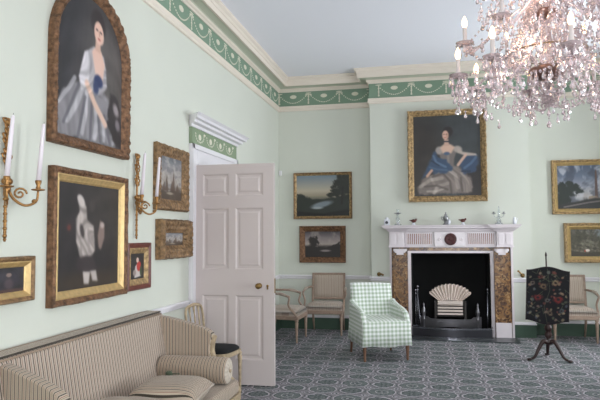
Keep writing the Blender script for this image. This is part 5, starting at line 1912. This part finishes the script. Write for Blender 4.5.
NB, NS = 8, 6
tocam = math.atan2(-CY, -CX)
off = tocam + math.radians(-32)
big_pts, sm_pts = [], []
for i in range(NB):
    a = off + 2 * PI * i / NB
    big_pts.append(cluster(a, 0.47, 0.295, True, i != 2))
off2 = tocam + math.radians(-88)
for i in range(NS):
    a = off2 + 2 * PI * i / NS
    sm_pts.append(cluster(a, 0.43, 0.50, False, True))
# swags
for i in range(NB):
    p, q_ = big_pts[i], big_pts[(i + 1) % NB]
    strand(p + Vector((0, 0, -0.01)), q_ + Vector((0, 0, -0.01)), 0.085, 18)
    strand(Vector((0.03 * math.cos(i), 0.03 * math.sin(i), 0.155)), p * 0.93 + Vector((0, 0, -0.01)), 0.075, 18)
    strand(p + Vector((0, 0, 0.0)), Vector((p.x * 0.25, p.y * 0.25, 0.62)), 0.07, 22)
for i in range(NS):
    p, q_ = sm_pts[i], sm_pts[(i + 1) % NS]
    strand(p, q_, 0.06, 16)
    strand(p + Vector((0, 0, 0.0)), Vector((p.x * 0.2, p.y * 0.2, 0.98)), 0.05, 18)
    strand(Vector((p.x * 0.3, p.y * 0.3, 0.42)), p, 0.08, 14)
# rings of drops on plates and canopies
def ring_drops(R, z, n, big=True):
    for i in range(n):
        a = 2 * PI * i / n
        place_drop(R * math.cos(a), R * math.sin(a), z, big)
ring_drops(0.10, 0.29, 16)
ring_drops(0.055, 0.21, 10, False)
ring_drops(0.20, 0.40, 20)
ring_drops(0.13, 0.47, 14)
ring_drops(0.08, 0.61, 12)
ring_drops(0.14, 0.78, 16)
ring_drops(0.20, 0.86, 20)
ring_drops(0.17, 1.06, 18)
MB().tube([(0.20 * math.cos(2 * PI * i / 24), 0.20 * math.sin(2 * PI * i / 24), 0.41) for i in range(24)], 0.004, 6, closed=True).build('ring', M['golddull'], ch)
MB().tube([(0.20 * math.cos(2 * PI * i / 24), 0.20 * math.sin(2 * PI * i / 24), 0.87) for i in range(24)], 0.004, 6, closed=True).build('ring', M['golddull'], ch)
# cascades: dense strings of beads from the canopies to the rings
for i in range(20):
    a = 2 * PI * i / 20
    strand((0.05 * math.cos(a), 0.05 * math.sin(a), 0.80), (0.20 * math.cos(a), 0.20 * math.sin(a), 0.41), 0.03, 20, 0.0095)
    strand((0.17 * math.cos(a), 0.17 * math.sin(a), 1.06), (0.20 * math.cos(a), 0.20 * math.sin(a), 0.87), 0.01, 9, 0.0075)
for i in range(10):
    a = 2 * PI * i / 10
    strand((0.10 * math.cos(a), 0.10 * math.sin(a), 0.30), (0.02 * math.cos(a), 0.02 * math.sin(a), 0.12), -0.01, 10, 0.0075)
# loose drops along the arms and swags
extra = MB()
for i in range(260):
    a = rc.uniform(0, 2 * PI)
    R_ = rc.uniform(0.15, 0.50)
    z_ = rc.uniform(0.12, 0.26) if R_ > 0.3 else rc.uniform(0.18, 0.5)
    place_drop(R_ * math.cos(a), R_ * math.sin(a), z_, rc.random() < 0.5)
for i in range(260):
    a = rc.uniform(0, 2 * PI)
    R_ = rc.uniform(0.08, 0.40)
    place_drop(R_ * math.cos(a), R_ * math.sin(a), rc.uniform(0.45, 0.8), rc.random() < 0.5)
ro = rest.build('small_crystals', M['crystal'], ch)
ro['kind'] = 'stuff'
# bottom pendant
pm = MB()
for i in range(6):
    octa(pm, (0, 0, 0.115 - i * 0.013), 0.006, 0.007)
pm.lathe([(0.001, 0.042), (0.007, 0.035), (0.014, 0.016), (0.010, 0.004), (0.001, 0)], 8)
pm.build('pendant', M['crystal'], ch)
# the bulbs' own light
for zz, pw in ((0.42, 1.6), (0.72, 2.4)):
    ld = bpy.data.lights.new('chandelier_glow', 'POINT')
    ld.energy = pw
    ld.color = (1.0, 0.72, 0.48)
    ld.shadow_soft_size = 0.05
    lo = bpy.data.objects.new('chandelier_glow', ld)
    C.objects.link(lo)
    lo.parent = ch
    lo.location = (-0.12, -0.14, zz)
